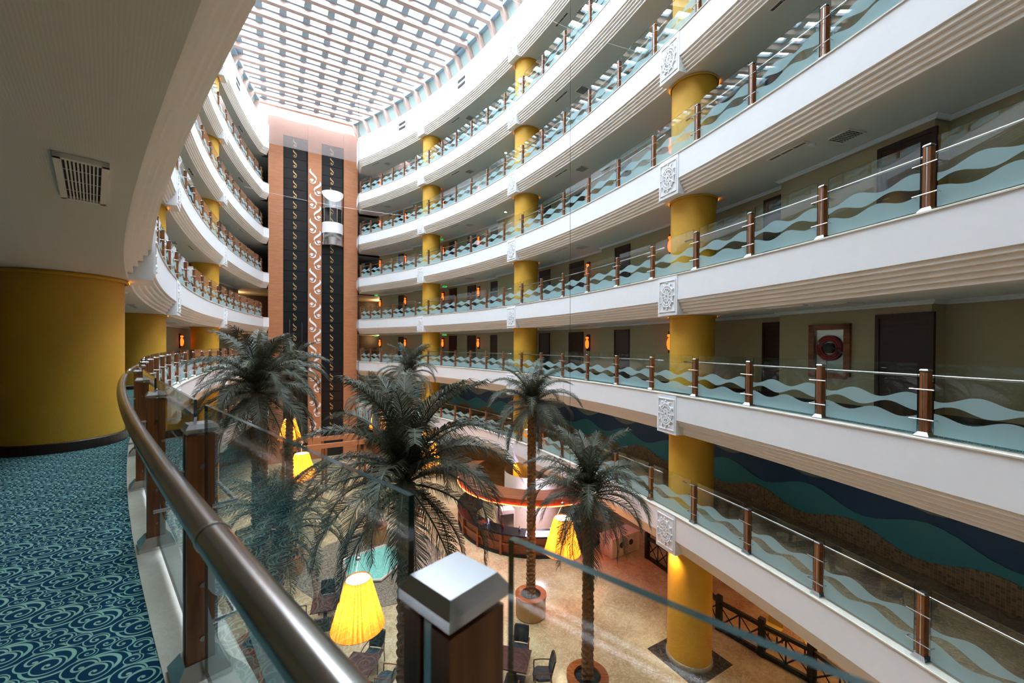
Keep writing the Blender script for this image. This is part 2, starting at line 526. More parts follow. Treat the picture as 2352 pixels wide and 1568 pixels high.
# ------------------------------------------------------------------ paths
def path(side):
    if side == 'left':
        n = 64
        pts = [Lp(LS0 + (LS1 - LS0) * i / n) for i in range(n + 1)] + [TLp]
    else:
        n = 60
        pts = [Rp(RS0 + (RS1 - RS0) * i / n) for i in range(n + 1)] + [TRp]
    return pts
sgn = {'left': 1, 'right': -1}   # +1: outward is to the left of travel
def offset_path(pts, side, o):
    out = []
    n = len(pts)
    for i, p in enumerate(pts):
        d0 = (pts[i] - pts[i - 1]).normalized() if i else None
        d1 = (pts[i + 1] - pts[i]).normalized() if i < n - 1 else None
        if d0 is None: d0 = d1
        if d1 is None: d1 = d0
        n0 = Vector((-d0.y, d0.x)) * sgn[side]; n1 = Vector((-d1.y, d1.x)) * sgn[side]
        m = (n0 + n1).normalized()
        k = 1 / max(.5, m.dot(n0))
        out.append(p + m * (o * k))
    return out
PATH = {s: path(s) for s in ('left', 'right')}

def sweep(mb, pts, side, prof, mi=0):          # prof: list of (o, z)
    cols = [offset_path(pts, side, o) for o, z in prof]
    n = len(pts); k = len(mb.v)
    for (o, z), c in zip(prof, cols):
        mb.v += [(p.x, p.y, z) for p in c]
    for i in range(len(prof) - 1):
        for j in range(n - 1):
            a, b, c_, d = k + i * n + j, k + i * n + j + 1, k + (i + 1) * n + j + 1, k + (i + 1) * n + j
            mb.f.append((a, b, c_, d) if side == 'left' else (d, c_, b, a)); mb.mi.append(mi)
    return mb

WALLO = 2.3
trimn = [0]
def trim_name():
    trimn[0] += 1
    return 'trim_%d' % trimn[0]

# wall outlines in (s, offset)
RJ = [(-12.4, 2.35), (1.05, 2.35), (1.05, 1.95), (4.33, 1.95), (4.33, 2.35), (7.5, 2.35), (7.5, 1.95), (12.62, 1.95), (12.62, 2.35), (19.0, 2.35), (19.0, 1.95), (21.85, 1.95),
      (21.85, 2.35), (29.6, 2.35), (29.6, 1.95), (32.2, 1.95), (32.2, 2.35), (37.2, 2.35)]
LJ = [(148.2, 2.35), (162.0, 2.35), (162.0, 1.95), (165.0, 1.95), (165.0, 2.35), (173.0, 2.35), (173.0, 1.95), (178.4, 1.95), (178.4, 2.35), (185.0, 2.35), (185.0, 1.95), (190.0, 1.95), (190.0, 2.35), (198.6, 2.35)]
def jog_line(side):
    J = RJ if side == 'right' else LJ
    F = PF[side]; out = []
    for (s0, o0), (s1, o1) in zip(J, J[1:]):
        if abs(s1 - s0) < 1e-6:
            out.append(F(s0, o0)); continue
        n = max(1, int((s1 - s0) / 1.0))
        for i in range(n):
            out.append(F(s0 + (s1 - s0) * i / n, o0))
    out.append(F(J[-1][0], J[-1][1]))
    return out

def ribbon(pts, z0, z1, flip=False):
    mb = MB(); n = len(pts)
    mb.v = [(p.x, p.y, z0) for p in pts] + [(p.x, p.y, z1) for p in pts]
    mb.f = [((j, j + 1, n + j + 1, n + j) if flip else (j + 1, j, n + j, n + j + 1)) for j in range(n - 1)]
    mb.mi = [0] * (n - 1)
    return mb

# ------------------------------------------------------------------ the storeys
for side in ('left', 'right'):
    pts = PATH[side]
    for k in range(-1, 6):
        z = k * H
        # floor: carpet (marble on the mezzanine)
        if k < 5:
            mb = sweep(MB(), pts, side, [(.12, z), (3.4, z)])
            struct(mb.build('floor', M['carpet'] if k >= 0 else M['grey_marble'], fix=True), 'floor of the %s gallery, %s' % (side, LEVEL[k]))
            # kerb stone with a small lip
            mb = sweep(MB(), pts, side, [(.12, z - .02), (.12, z + .004), (-.155, z + .004), (-.165, z - .006), (-.165, z - .03), (-.14, z - .03)])
            struct(smooth_angle(mb.build(trim_name(), M['kerb'])), 'cream stone kerb of the %s gallery, %s' % (side, LEVEL[k]))
        zt = z - .03 if k < 5 else TOPZ
        prof = [(-.14, zt), (-.14, z - .80)]
        mb = sweep(MB(), pts, side, prof if k < 5 else [(.9, TOPZ), (-.14, TOPZ), (-.14, z - .80)])
        gr = []
        o = -.14; zz = z - .80
        gr.append((o, zz))
        for i in range(5):
            o += .056
            gr += [(o, zz)]
            zz -= .094
            gr += [(o - .008, zz + .075), (o - .012, zz + .006)]
            gr += [(o, zz)]
        fo = struct(mb.build('wall_fascia', M['white']), 'white fascia band of the %s gallery' % side)
        mb = sweep(MB(), pts, side, gr)
        struct(mb.build(trim_name(), M['groove']), 'stepped moulding, warm bounce tinted in, under the %s gallery' % side)
        # ceiling
        mb = sweep(MB(), pts, side, [(o, z - 1.27), (3.5, z - 1.27)])
        struct(mb.build('ceiling', M['ceiling']), 'pale ceiling under the %s gallery' % side)
        # corridor wall behind this storey (storey k runs from k*H to (k+1)*H-1.27)
        if 0 <= k < 5:
            jl = jog_line(side)
            struct(ribbon(jl, z, z + H - 1.27, side == 'right').build('wall_' + side, M['corridor'], fix=False), 'olive papered corridor wall of the %s gallery' % side)
            # cornice and baseboard
            c = MB()
            jo = [offset_path(jl, side, d) for d in (-.10, -.10, -.045, -.045)]
            zs = (z + H - 1.27, z + H - 1.30, z + H - 1.33, z + H - 1.36)
            n = len(jl)
            for row, z_ in zip(jo, zs): c.v += [(p.x, p.y, z_) for p in row]
            for i in range(3):
                for j in range(n - 1):
                    c.f.append((i * n + j, i * n + j + 1, (i + 1) * n + j + 1, (i + 1) * n + j)); c.mi.append(0)
            struct(c.build(trim_name(), M['white']), 'white cornice of the corridor')
            struct(ribbon(offset_path(jl, side, -.02), z, z + .12, side == 'right').build('baseboard_' + side, M['wood_dark']), 'dark baseboard of the corridor')
    # lobby level outer wall
    outer = [PF[side](s, 6.5) for s in ([LS0 + (LS1 + 1 - LS0) * i / 20 for i in range(21)] if side == 'left' else [RS0 + (RS1 + 1 - RS0) * i / 20 for i in range(21)])]
    struct(ribbon(outer, G, -H, side == 'right').build('wall_' + side, M['corridor']), 'far wall of the lobby on the %s' % side)
    mb = sweep(MB(), pts, side, [(3.3, -H - 1.265), (7, -H - 1.265)])
    struct(mb.build('ceiling', M['ceiling']), 'lobby ceiling under the %s mezzanine' % side)

# mezzanine mural walls
def wave(s, c, a, ph, per=2.65):
    return c + a * math.cos(2 * PI * (s - ph) / per)
for side in ('left', 'right'):
    F = PF[side]
    s0, s1 = (LS0, LS1 + .5) if side == 'left' else (RS0, RS1 + .2)
    N = 200
    ss = [s0 + (s1 - s0) * i / N for i in range(N + 1)]
    wl = struct(ribbon([F(s, 3.2) for s in ss], -H, -1.27, side == 'right').build('wall_' + side, M['navy']), 'navy wave mural wall of the %s mezzanine' % side)
    for nm, lo, hi, off, mat in (('mural_wave', lambda s: -H, lambda s: wave(s, -2.73, .19, 1.7), 3.17, 'teal'),
                                 ('mosaic_wave', lambda s: -H, lambda s: wave(s, -3.28, .17, .6), 3.14, 'mosaic'),
                                 ('pale_wave', lambda s: wave(s, -2.12, .2, 1.7 + 1.3), lambda s: -1.27, 3.17, 'pale_wave')):
        mb = MB(); uv = []
        for s in ss:
            p = F(s, off); q_ = F(s, 3.2)
            for pp, zz in ((p, lo(s)), (p, hi(s)), (q_, hi(s)), (q_, lo(s))):
                mb.v.append((pp.x, pp.y, zz)); uv.append((s - s0, zz + 10))
        for i in range(N):
            a = i * 4
            mb.f += [(a, a + 1, a + 5, a + 4), (a + 1, a + 2, a + 6, a + 5), (a + 3, a, a + 4, a + 7)]
        mb.mi = [0] * len(mb.f)
        mb.build(nm, M[mat], parent=wl, uv=uv)

# doors, hose cabinet, sconces, exit signs of the right corridor
DOORS_R = [(34.2, .62), (27.5, .8), (25.25, .85), (22.65, .72), (17.6, .85), (14.9, 1.0), (11.2, .82), (4.72, .72), (1.5, .9)]
def wall_off(side, s):
    J = RJ if side == 'right' else LJ
    for (a, o0), (b, o1) in zip(J, J[1:]):
        if a <= s <= b and b > a: return o0
    return 2.35
def make_door():
    t = empty('corridor_door')
    f = MB()
    W = .5
    f.box(-W - .09, -W, -.05, .02, 0, 2.24); f.box(W, W + .09, -.05, .02, 0, 2.24); f.box(-W - .09, W + .09, -.05, .02, 2.15, 2.24)
    f.build('door_frame', M['wood_dark'], t)
    l_ = MB(); l_.box(-W, W, -.03, .01, 0.005, 2.15)
    for i in range(1, 6): l_.box(-W + .06, W - .06, -.034, -.03, i * .36, i * .36 + .008)
    lf = l_.build('door_leaf', M['door'], t)
    h_ = MB(); h_.tube([(-W + .09, -.03, 1.05), (-W + .09, -.07, 1.05), (-W + .2, -.07, 1.05)], .009, 8)
    h_.build('door_handle', M['steel'], lf)
    return t
door0 = make_door(); door_used = [False]
def along(side, s, o):         # location and rotation so that local +y points outward (into the wall), local x along the wall
    p = PF[side](s, o); d = DF[side](s)
    nrm = Vector((-d.y, d.x)) * sgn[side]
    return p, math.atan2(nrm.y, nrm.x) - PI / 2
dn = [0]
def place_door(side, s, k, w, which):
    p, rz = along(side, s, wall_off(side, s) - .02)
    if not inframe(p, k * H, 80, 2.2): return
    o = copy_tree(door0) if door_used[0] else door0
    door_used[0] = True
    o.location = (p.x, p.y, k * H); o.rotation_euler = (0, 0, rz); o.scale = (w / 1.0, 1, 1)
    tag(o, 'dark wooden room door, %s from the lift tower, %s corridor, %s' % (ORD[which].replace('nearest', 'first'), side, LEVEL[k]), 'door', 'dark room doors along the corridors', 'thing')
for k in range(0, 5):
    for i, (s, w) in enumerate(DOORS_R): place_door('right', s, k, w, i)
    for i, (s, w) in enumerate([(194.5, .9), (183.0, .9), (180.5, .9), (171.5, .9), (169, .9)]): place_door('left', s, k, w, i)

def make_sconce():
    t = empty('wall_sconce')
    b = MB(); b.box(-.11, .11, -.02, .02, -.42, .42); b.build('back_plate', M['black'], t)
    g = MB()
    prof = [(.0, -.30), (.05, -.28), (.085, -.18), (.10, -.06), (.085, .06), (.05, .14), (.035, .17)]
    g.lathe(prof, 16, (0, -.07)); g.build('amber_shade', M['sconce'], t, smooth=True)
    c = MB(); c.lathe([(.035, .19), (.075, .22), (.085, .27), (.06, .30), (0, .31)], 12, (0, -.07)); c.build('crown_shade', M['sconce'], t, smooth=True)
    return t
sc0 = make_sconce(); used = [False]
SC_R = [(37.0, 'beside the lift tower'), (33.6, 'between tower and farthest pillar'), (28.7, 'behind the farthest pillar'), (24.4, 'past the farthest pillar'), (13.95, 'between the middle and nearest pillars'), (8.45, 'just behind the nearest pillar')]
for k in range(0, 5):
    for s, wh in SC_R:
        p, rz = along('right', s, wall_off('right', s) - .04)
        if not inframe(p, k * H, 60, 2): continue
        o = copy_tree(sc0) if used[0] else sc0
        used[0] = True
        o.location = (p.x, p.y, k * H + 1.66); o.rotation_euler = (0, 0, rz)
        tag(o, 'amber glass wall lamp %s, %s' % (wh, LEVEL[k]), 'wall lamp', 'amber wall lamps in the right corridor')
    p, rz = along('left', 181.6, 2.31)
o = copy_tree(sc0); o.location = (Lp(187.7, 1.91).x, Lp(187.7, 1.91).y, 1.66); o.rotation_euler = (0, 0, along('left', 187.7, 1.9)[1])
tag(o, 'amber glass wall lamp in the left corridor between two yellow pillars', 'wall lamp')

def make_exit():
    b = MB(); b.box(-.17, .17, -.02, .02, -.06, .06)
    b.add([(-.15, -.022, -.03), (-.06, -.022, -.03), (-.06, -.022, .03), (-.15, -.022, .03)], [(0, 1, 2, 3)], 1)
    b.add([(.06, -.022, -.04), (.15, -.022, 0), (.06, -.022, .04)], [(0, 1, 2)], 1)
    b.add([(-.03, -.022, -.05), (.03, -.022, -.05), (.03, -.022, .05), (-.03, -.022, .05)], [(0, 1, 2, 3)], 1)
    b.tube([(0, 0, .07), (0, 0, .16)], .008, 6)
    return b.build('exit_sign', [M['exit'], M['motif']])
ex = make_exit(); first = True
for k, s in ((0, 27.5), (2, 28.0), (0, 36.6), (1, 36.6), (1, 27.5)):
    o = ex if first else ex.copy()
    if not first: COL.objects.link(o)
    first = False
    p = Rp(s, 1.5); o.location = (p.x, p.y, k * H + 2.3)
    o.rotation_euler = (0, 0, math.atan2(p.y, p.x) - PI / 2)
    tag(o, 'green emergency exit sign %s, %s' % ('by the lift tower' if s > 30 else 'beside the farthest pillar', LEVEL[k]), 'exit sign', 'green exit signs')

# fire hose cabinet
def hose_cabinet():
    p, rz = along('right', 3.0, 1.93)
    t = empty('fire_hose_cabinet', (p.x, p.y, .72), rz)
    f = MB(); W, HT = .5, 1.36
    f.box(-W, -W + .14, -.06, .02, 0, HT); f.box(W - .14, W, -.06, .02, 0, HT); f.box(-W, W, -.06, .02, 0, .14); f.box(-W, W, -.06, .02, HT - .14, HT)
    f.build('frame', M['wood_bar'], t)
    b = MB(); b.box(-W + .14, W - .14, .0, .015, .14, HT - .14); b.build('back_panel', M['steel'], t)
    r = MB(); cz = .76
    for rr in (.30, .25, .2):
        r.tube([(rr * math.cos(a * PI / 12), -.035, cz + rr * math.sin(a * PI / 12)) for a in range(25)], .026, 8, caps=False)
    r.build('hose_reel', M['red'], t, smooth=True)
    h_ = MB(); h_.tube([(0, -.01, cz), (0, -.06, cz)], .13, 20); h_.box(.0, .3, -.065, -.05, cz - .03, cz + .01)
    h_.build('reel_hub', M['black'], t)
    g = MB(); g.box(-W + .14, W - .14, -.056, -.052, .14, HT - .14); g.build('glass_front', M['glass'], t)
    tag(t, 'wooden framed fire hose cabinet with red reel on the eye-level corridor wall', 'fire hose cabinet')
hose_cabinet()

# ceiling vents
def make_vent(w, l_, n, name):
    t = empty(name)
    f = MB(); e = .03
    f.box(-w, w, -l_, -l_ + e, -.015, .01); f.box(-w, w, l_ - e, l_, -.015, .01); f.box(-w, -w + e, -l_, l_, -.015, .01); f.box(w - e, w, -l_, l_, -.015, .01)
    f.build('frame', M['groove'], t)
    b = MB(); b.box(-w + e, w - e, -l_ + e, l_ - e, .004, .008); b.build('dark_opening', M['black'], t)
    s_ = MB()
    for i in range(1, n):
        x = -w + e + (2 * w - 2 * e) * i / n
        s_.box(x - .0035, x + .0035, -l_ + e, l_ - e, -.012, .004)
    for i in (-1, 0, 1):
        s_.box(-w + e, w - e, i * l_ * .5 - .002, i * l_ * .5 + .002, -.008, -.004)
    s_.build('slats', M['groove'], t)
    return t
big = make_vent(.105, .44, 10, 'ceiling_vent')
p, rz = along('left', 161.45, .365)
big.location = (p.x, p.y, H - 1.27 - .012); big.rotation_euler = (0, 0, rz + PI / 2)
tag(big, 'slatted rectangular air vent in the ceiling overhead beside the camera', 'air vent')
sq = make_vent(.26, .26, 8, 'ceiling_vent'); sl = make_vent(.5, .08, 3, 'slot_vent')
f1 = f2 = True
WH = {'right': [(2.1, 'near end of the right gallery'), (13.0, 'between the nearest and middle pillars'), (23.9, 'between the middle and farthest pillars'), (34.5, 'beside the lift tower')],
      'left': [(171.4, 'beside the nearest left pillar'), (182.5, 'between the left pillars'), (193.5, 'left of the lift tower')]}
for side in ('right', 'left'):
    for k in range(1, 6):
        for s, wh in WH[side]:
            for q0, oo, ds, nm in ((sq, 1.05, 0.0, 'square'), (sl, .45, .9, 'slot')):
                p, rz = along(side, s + ds, oo)
                if not inframe(p, k * H - 1.3, 20, .01): continue
                fst = f1 if q0 is sq else f2
                o = q0 if fst else copy_tree(q0)
                if q0 is sq: f1 = False
                else: f2 = False
                o.location = (p.x, p.y, k * H - 1.27 - .012); o.rotation_euler = (0, 0, rz)
                tag(o, '%s air vent %s, ceiling over the %s' % (nm, wh, LEVEL[k - 1]), 'air vent', '%s vents in the %s gallery ceilings' % (nm, side))
sp = MB(); sp.lathe([(.07, 0), (.075, -.012), (.05, -.012)], 16); sp.disc(.07, -.013, 16, mi=1)
sp0 = sp.build('ceiling_spotlight', [M['white'], M['spot']])
fst = True
for k, s, oo in ((3, 20.2, 1.3), (4, 28.6, 1.3), (3, 28.6, 1.3), (4, 20.2, 1.3), (5, 28.6, 1.3)):
    o = sp0 if fst else sp0.copy()
    if not fst: COL.objects.link(o)
    fst = False
    p = Rp(s, oo); o.location = (p.x, p.y, k * H - 1.272)
    tag(o, 'small lit ceiling spot past the %s pillar, over the %s' % ('farthest' if s > 25 else 'middle', LEVEL[k - 1]), 'spotlight', 'lit ceiling spots')
sd = MB(); sd.lathe([(.0, -.03), (.06, -.03), (.08, 0)], 16)
sd0 = sd.build('smoke_detector', M['white'])
fst = True
for side, k, s in (('right', 1, 2.6), ('right', 2, 2.6), ('right', 3, 2.4), ('right', 1, 14.6), ('right', 2, 14.6), ('left', 1, 168.6)):
    p = PF[side](s, .72 if side == 'right' else .3)
    o = sd0 if fst else sd0.copy()
    if not fst: COL.objects.link(o)
    fst = False
    o.location = (p.x, p.y, k * H - 1.271)
    tag(o, 'round white smoke detector on the %s gallery ceiling, %s, %s' % (side, 'near end' if s in (2.4, 2.6) else 'mid length', LEVEL[k - 1]), 'smoke detector', 'smoke detectors')

# ------------------------------------------------------------------ columns
CR = .68
COLS = [('right', -5.0, 'out of frame'), ('right', 6.45, 'nearest'), ('right', 17.5, 'middle'), ('right', 28.35, 'farthest'),
        ('left', 154.5, 'behind'), ('left', 166.75, 'nearest'), ('left', 176.4, 'middle'), ('left', 188.2, 'farthest')]
for side, s, nm in COLS:
    p = PF[side](s, .86)
    t = MB()
    zs = [G + .12 + i * .5 for i in range(53)] + [5 * H - 1.27]
    zs = [z for z in zs if z < 5 * H - 1.27] + [5 * H - 1.27]
    t.lathe([(CR, z) for z in zs], 64)
    c = t.build('column', M['yellow'], smooth=True, loc=(p.x, p.y, 0))
    struct(c, '%s round yellow plaster column of the %s gallery' % (nm, side))
    for k in range(0, 6):
        z = k * H - 1.27
        r = MB(); r.lathe([(CR + .03, z), (CR + .055, z - .015), (CR + .055, z - .05), (CR + .03, z - .06), (CR + .02, z - .03)], 48)
        r.build('collar', M['yellow'], c, smooth=True)
        r = MB()
        for a0 in ((.68, -2.46) if side == 'right' else (.0, -1.7)):
            nrm = math.atan2(DF[side](s).y, DF[side](s).x)
            r.lathe([(CR + .056, z - .018), (CR + .062, z - .04)], 8, a0=nrm + a0, a1=nrm + a0 + .38)
        r.build('cove_light', M['ring'], c)
    for k in range(0, 5):
        r = MB(); r.lathe([(CR, k * H), (CR + .03, k * H), (CR + .03, k * H + .13), (CR + .02, k * H + .14), (CR, k * H + .14)], 64)
        r.build('skirting_ring', M['wood_dark'], c, smooth=False)
    r = MB(); r.lathe([(CR + .04, G), (CR + .04, G + .13), (CR, G + .15)], 64); r.build('skirting_ring', M['grey_marble'], c, smooth=True)
p = Rp(6.45, .86)
d = MB(); ax = Vector((math.cos(math.radians(-30)), math.sin(math.radians(-30))))
# square inset of dark marble round the foot of the nearest right column
ax = (Vector((5.38, 12.19)) - Vector((4.67, 13.42))).normalized(); ay = Vector((-ax.y, ax.x))
d.obox(p + ay * 0 , ax, ay, .93, .93, G + .001, G + .006)
struct(d.build('floor_inlay', M['dark_marble']), 'square black marble inlay round the column foot')

# ship wheel medallions on the fascia
def make_medallion():
    t = empty('ship_wheel_medallion')
    # local: x along fascia, y outward (to the wall), front at y = 0
    b = MB(); W = .42
    b.add([(-W, 0, -.05), (W, 0, -.05), (W, 0, -1.27), (-W, 0, -1.27), (-W, .12, -.05), (W, .12, -.05), (W, .42, -1.27), (-W, .42, -1.27), (-W, .12, -.8), (W, .12, -.8)],
          [(0, 1, 2, 3)[::-1], (0, 4, 5, 1)[::-1], (3, 2, 6, 7)[::-1], (0, 3, 7, 8, 4)[::-1], (1, 5, 9, 6, 2)[::-1]])
    b.build('block', M['white'], t)
    f = MB(); a, c_, e = .36, .5, .03; cz = -.66
    f.box(-a, a, -.022, .0, cz + c_ - e, cz + c_); f.box(-a, a, -.022, 0, cz - c_, cz - c_ + e); f.box(-a, -a + e, -.022, 0, cz - c_ + e, cz + c_ - e); f.box(a - e, a, -.022, 0, cz - c_ + e, cz + c_ - e)
    f.build('frame', M['white'], t)
    w = MB(); sx_ = .76
    def ringm(r0, r1):
        n = 40; k = len(w.v)
        for r, y in ((r0, 0), (r0, -.035), (r1, -.035), (r1, 0)):
            for j in range(n): w.v.append((r * math.cos(2 * PI * j / n) * sx_, y, cz + r * math.sin(2 * PI * j / n)))
        for i in range(3):
            for j in range(n): w.f.append((k + i * n + j, k + i * n + (j + 1) % n, k + (i + 1) * n + (j + 1) % n, k + (i + 1) * n + j)); w.mi.append(0)
    ringm(.36, .315); ringm(.285, .245); ringm(.165, .13); ringm(.09, .05)
    for j in range(12):
        a_ = 2 * PI * j / 12
        cx_, sy_ = math.cos(a_), math.sin(a_)
        w.tube([(.09 * cx_ * sx_, -.02, cz + .09 * sy_), (.36 * cx_ * sx_, -.02, cz + .36 * sy_)], .018, 6)
        w.tube([(.36 * cx_ * sx_, -.025, cz + .36 * sy_), (.385 * cx_ * sx_, -.025, cz + .385 * sy_), (.42 * cx_ * sx_, -.025, cz + .42 * sy_), (.45 * cx_ * sx_, -.025, cz + .45 * sy_)], [.014, .014, .027, .012], 8)
    w.build('wheel_relief', M['white'], t, fix=True)
    return t
md = make_medallion(); fst = True
for side, s, nm in COLS[1:4] + COLS[5:]:
    for k in range(-1, 6):
        p, rz = along(side, s, -.165 if side == 'right' else -.165)
        if nm == 'nearest' and side == 'left' and k != 1: pass
        if not inframe(p, k * H - 1.2, 40, 1.2): continue
        o = md if fst else copy_tree(md)
        fst = False
        o.location = (p.x - 0, p.y, k * H); o.rotation_euler = (0, 0, rz)
        lv = LEVEL.get(k, 'roof fascia')
        tag(o, 'white ship wheel relief over the %s %s pillar, fascia of the %s' % (nm, side, lv), 'relief medallion', 'ship wheel medallions on the gallery fascias')
# vent slots high on the roof fascia
vf = MB()
for dz in (.0, .36): vf.box(-.42, .42, -.02, -.001, dz, dz + .17)
v0_ = vf.build('fascia_grille', M['black']); fst = True
for side, s, wh in (('right', 30.9, 'nearer the lift tower'), ('right', 23.2, 'farther from the lift tower'), ('left', 191.4, 'left of the lift tower')):
    p, rz = along(side, s, -.145)
    o = v0_ if fst else v0_.copy()
    if not fst: COL.objects.link(o)
    fst = False
    o.location = (p.x, p.y, 5 * H + .1); o.rotation_euler = (0, 0, rz)
    tag(o, 'pair of dark grille slots in the roof fascia, %s side, %s' % (side, wh), 'grille', 'grilles in the roof fascia')

# ------------------------------------------------------------------ railings
POST_L = [154.8, 156.6, 158.38, 160.17, 161.85, 163.55, 165.3, 167.1, 168.85, 170.6, 172.2, 173.8, 175.4, 177.3, 179.4, 181.4, 183.4, 185.3, 187.2, 189.1, 190.8, 192.5, 194.3, 196.1, 197.8]
POST_R = [-5.4, -3.6, -1.8, 0.0, 1.79, 3.58, 5.42, 7.33, 9.24, 11.14, 13.0, 14.83, 16.65, 18.48, 20.34, 22.17, 24.0, 25.77, 27.49, 29.2, 30.8, 32.35, 33.9, 35.43, 36.85]
PH = 1.138
def make_post():
    t = empty('railing_post')
    w = .055
    b = MB()
    b.box(-w, -.013, -w, w, .05, PH - .05); b.box(.013, w, -w, w, .05, PH - .05); b.box(-.013, .013, -w + .012, w - .012, .05, PH - .05)
    b.build('wood_body', M['wood_post'], t)
    st = MB(); st.box(-.009, .009, -w + .004, -w + .012, .05, PH - .05); st.box(-.009, .009, w - .012, w - .004, .05, PH - .05)
    st.build('steel_strip', M['steel'], t)
    c = MB()
    c.frustum(.061, .061, PH - .036, PH - .020); c.frustum(.061, .048, PH - .020, PH)
    c.build('cap', M['capsteel'], t)
    p_ = MB(); p_.frustum(.105, .105, .0, .022); p_.frustum(.105, .064, .022, .085)
    p_.build('base_plate', M['steel'], t)
    for z in (.30, .80):
        k_ = MB()
        k_.tube([(-.17, -.012, z), (-.17, -.10, z), (.17, -.10, z), (.17, -.012, z)], .011, 6)
        k_.build('glass_bracket', M['steel'], t)
    s_ = MB()
    for z in (.18, .42, .66, .95):
        for x in (-1, 1):
            s_.tube([(x * w, 0, z), (x * (w + .008), 0, z)], .012, 8)
    s_.build('bolt', M['bolt'], t)
    return t
post0 = make_post(); pf = [True]
def ordn(i): return ORD[i] if i < len(ORD) else 'last'
count = 0
for side, PS in (('left', POST_L), ('right', POST_R)):
    n = len(PS)
    for k in range(-1, 5):
        rows = [(i, s) for i, s in enumerate(PS)]
        for i, s in rows:
            p, rz = along(side, s, 0.0)
            if not inframe(p, k * H, 25, 1.2): continue
            if side == 'left' and k > 0 and s < 172: continue
            if side == 'left' and k == -1 and s < 160: continue
            o = post0 if pf[0] else copy_tree(post0)
            pf[0] = False
            o.location = (p.x, p.y, k * H + .004); o.rotation_euler = (0, 0, rz)
            m = n - 1 - i
            wh = ORD[m].replace('nearest', 'first')
            tag(o, 'wooden railing post, %s from the lift tower, %s gallery, %s' % (wh, side, LEVEL[k]), 'railing post',
                'railing posts of the %s gallery, %s' % (side, LEVEL[k]))
            count += 1

# glass panels between posts
GT = 1.235
def make_panel():
    mb = MB(); W = .5; t_ = .006
    vs_ = [(-W, -t_, .06), (W, -t_, .06), (W, -t_, GT), (-W, -t_, GT), (-W, t_, .06), (W, t_, .06), (W, t_, GT), (-W, t_, GT)]
    mb.add(vs_, [(0, 1, 2, 3)], 0); mb.add(vs_, [(5, 4, 7, 6)], 1)
    mb.add(vs_, [(0, 4, 5, 1), (1, 5, 6, 2), (2, 6, 7, 3), (3, 7, 4, 0)], 2)
    uvs = [(0, 0), (1, 0), (1, 1), (0, 1)] * 2 + [(0, 0), (1, 0), (1, 1), (0, 1), (0, 0), (1, 0), (1, 1), (0, 1)] * 2
    uvs = (uvs * 2)[:len(mb.v)]
    return mb.build('glass_panel', [M['glass_wave'], M['glass'], M['glass_edge']], uv=uvs)
pan0 = make_panel(); fst = True
for side, PS in (('left', POST_L), ('right', POST_R)):
    n = len(PS)
    F = PF[side]
    for k in range(-1, 5):
        for i in range(n - 1):
            a, b = F(PS[i], 0), F(PS[i + 1], 0)
            mid = (a + b) / 2
            if not (inframe(a, k * H, 25, 1.2) or inframe(b, k * H, 25, 1.2)) and not (side == 'left' and k == 0 and PS[i] == 156.6): continue
            if side == 'left' and k > 0 and PS[i] < 170.5: continue
            if side == 'left' and k == -1 and PS[i] < 160: continue
            o = pan0 if fst else pan0.copy()
            if not fst: COL.objects.link(o)
            fst = False
            L_ = (b - a).length - .235
            d = (b - a)
            nrm = Vector((-d.y, d.x)) * sgn[side]
            o.location = (mid.x, mid.y, k * H); o.rotation_euler = (0, 0, math.atan2(nrm.y, nrm.x) - PI / 2); o.scale = (L_, 1, 1)
            wh = ORD[n - 2 - i].replace('nearest', 'first')
            tag(o, 'wave frosted glass panel, %s bay from the lift tower, %s gallery, %s' % (wh, side, LEVEL[k]), 'glass panel',
                'glass railing panels of the %s gallery, %s' % (side, LEVEL[k]))

# steel handrails, broken at every column
def handrail(side, sa, sb, k, wh):
    F = PF[side]
    t = empty('handrail', (F(sa, .16).x, F(sa, .16).y, k * H))
    o0 = Vector((F(sa, .16).x, F(sa, .16).y, 0))
    n = max(4, int((sb - sa) / .35))
    ptsr = [Vector((F(sa + (sb - sa) * j / n, .16).x, F(sa + (sb - sa) * j / n, .16).y, 1.02)) - o0 for j in range(n + 1)]
    m = MB(); rad = .036 if (side == 'left' and k == 0) else .026
    m.tube(ptsr, rad, 20 if rad > .03 else 10)
    m.build('rail_tube', M['rail'], t, smooth=True)
    if side == 'left' and k == 0:
        j_ = MB(); sj = 159.1
        a = Vector((F(sj, .16).x, F(sj, .16).y, 1.02)) - o0; b = Vector((F(sj + .012, .16).x, F(sj + .012, .16).y, 1.02)) - o0
        if sa < sj < sb:
            j_.tube([a, b], .0385, 24); j_.build('joint_ring', M['steel'], t)
    br = MB()
    for s in (POST_L if side == 'left' else POST_R):
        if sa < s < sb:
            for z in (.78, .93):
                a = Vector((F(s, .055).x, F(s, .055).y, z)) - o0; b = Vector((F(s, .16).x, F(s, .16).y, z)) - o0
                c_ = Vector((F(s, .16).x, F(s, .16).y, 1.0)) - o0
                br.tube([a, b, c_] if z > .9 else [a, b], .007, 6)
    if br.v: br.build('wall_arm', M['steel'], t)
    tag(t, 'tubular steel handrail %s, %s gallery, %s' % (wh, side, LEVEL[k]), 'handrail', 'steel handrails')
for k in range(-1, 5):
    for sa, sb, wh in ((-4, 6.05, 'in front of the nearest bays'), (6.95, 17.15, 'between nearest and middle pillars'), (17.9, 28.0, 'between middle and farthest pillars'), (28.75, 36.9, 'next to the lift tower')):
        handrail('right', sa, sb, k, wh)
    for sa, sb, wh in ((155.5, 166.2, 'nearest the camera'), (167.3, 176.0, 'between nearest and middle pillars'), (176.9, 187.8, 'between middle and farthest pillars'), (188.6, 197.6, 'next to the lift tower')):
        if k != 0 and sa < 170: continue
        handrail('left', sa, sb, k, wh)

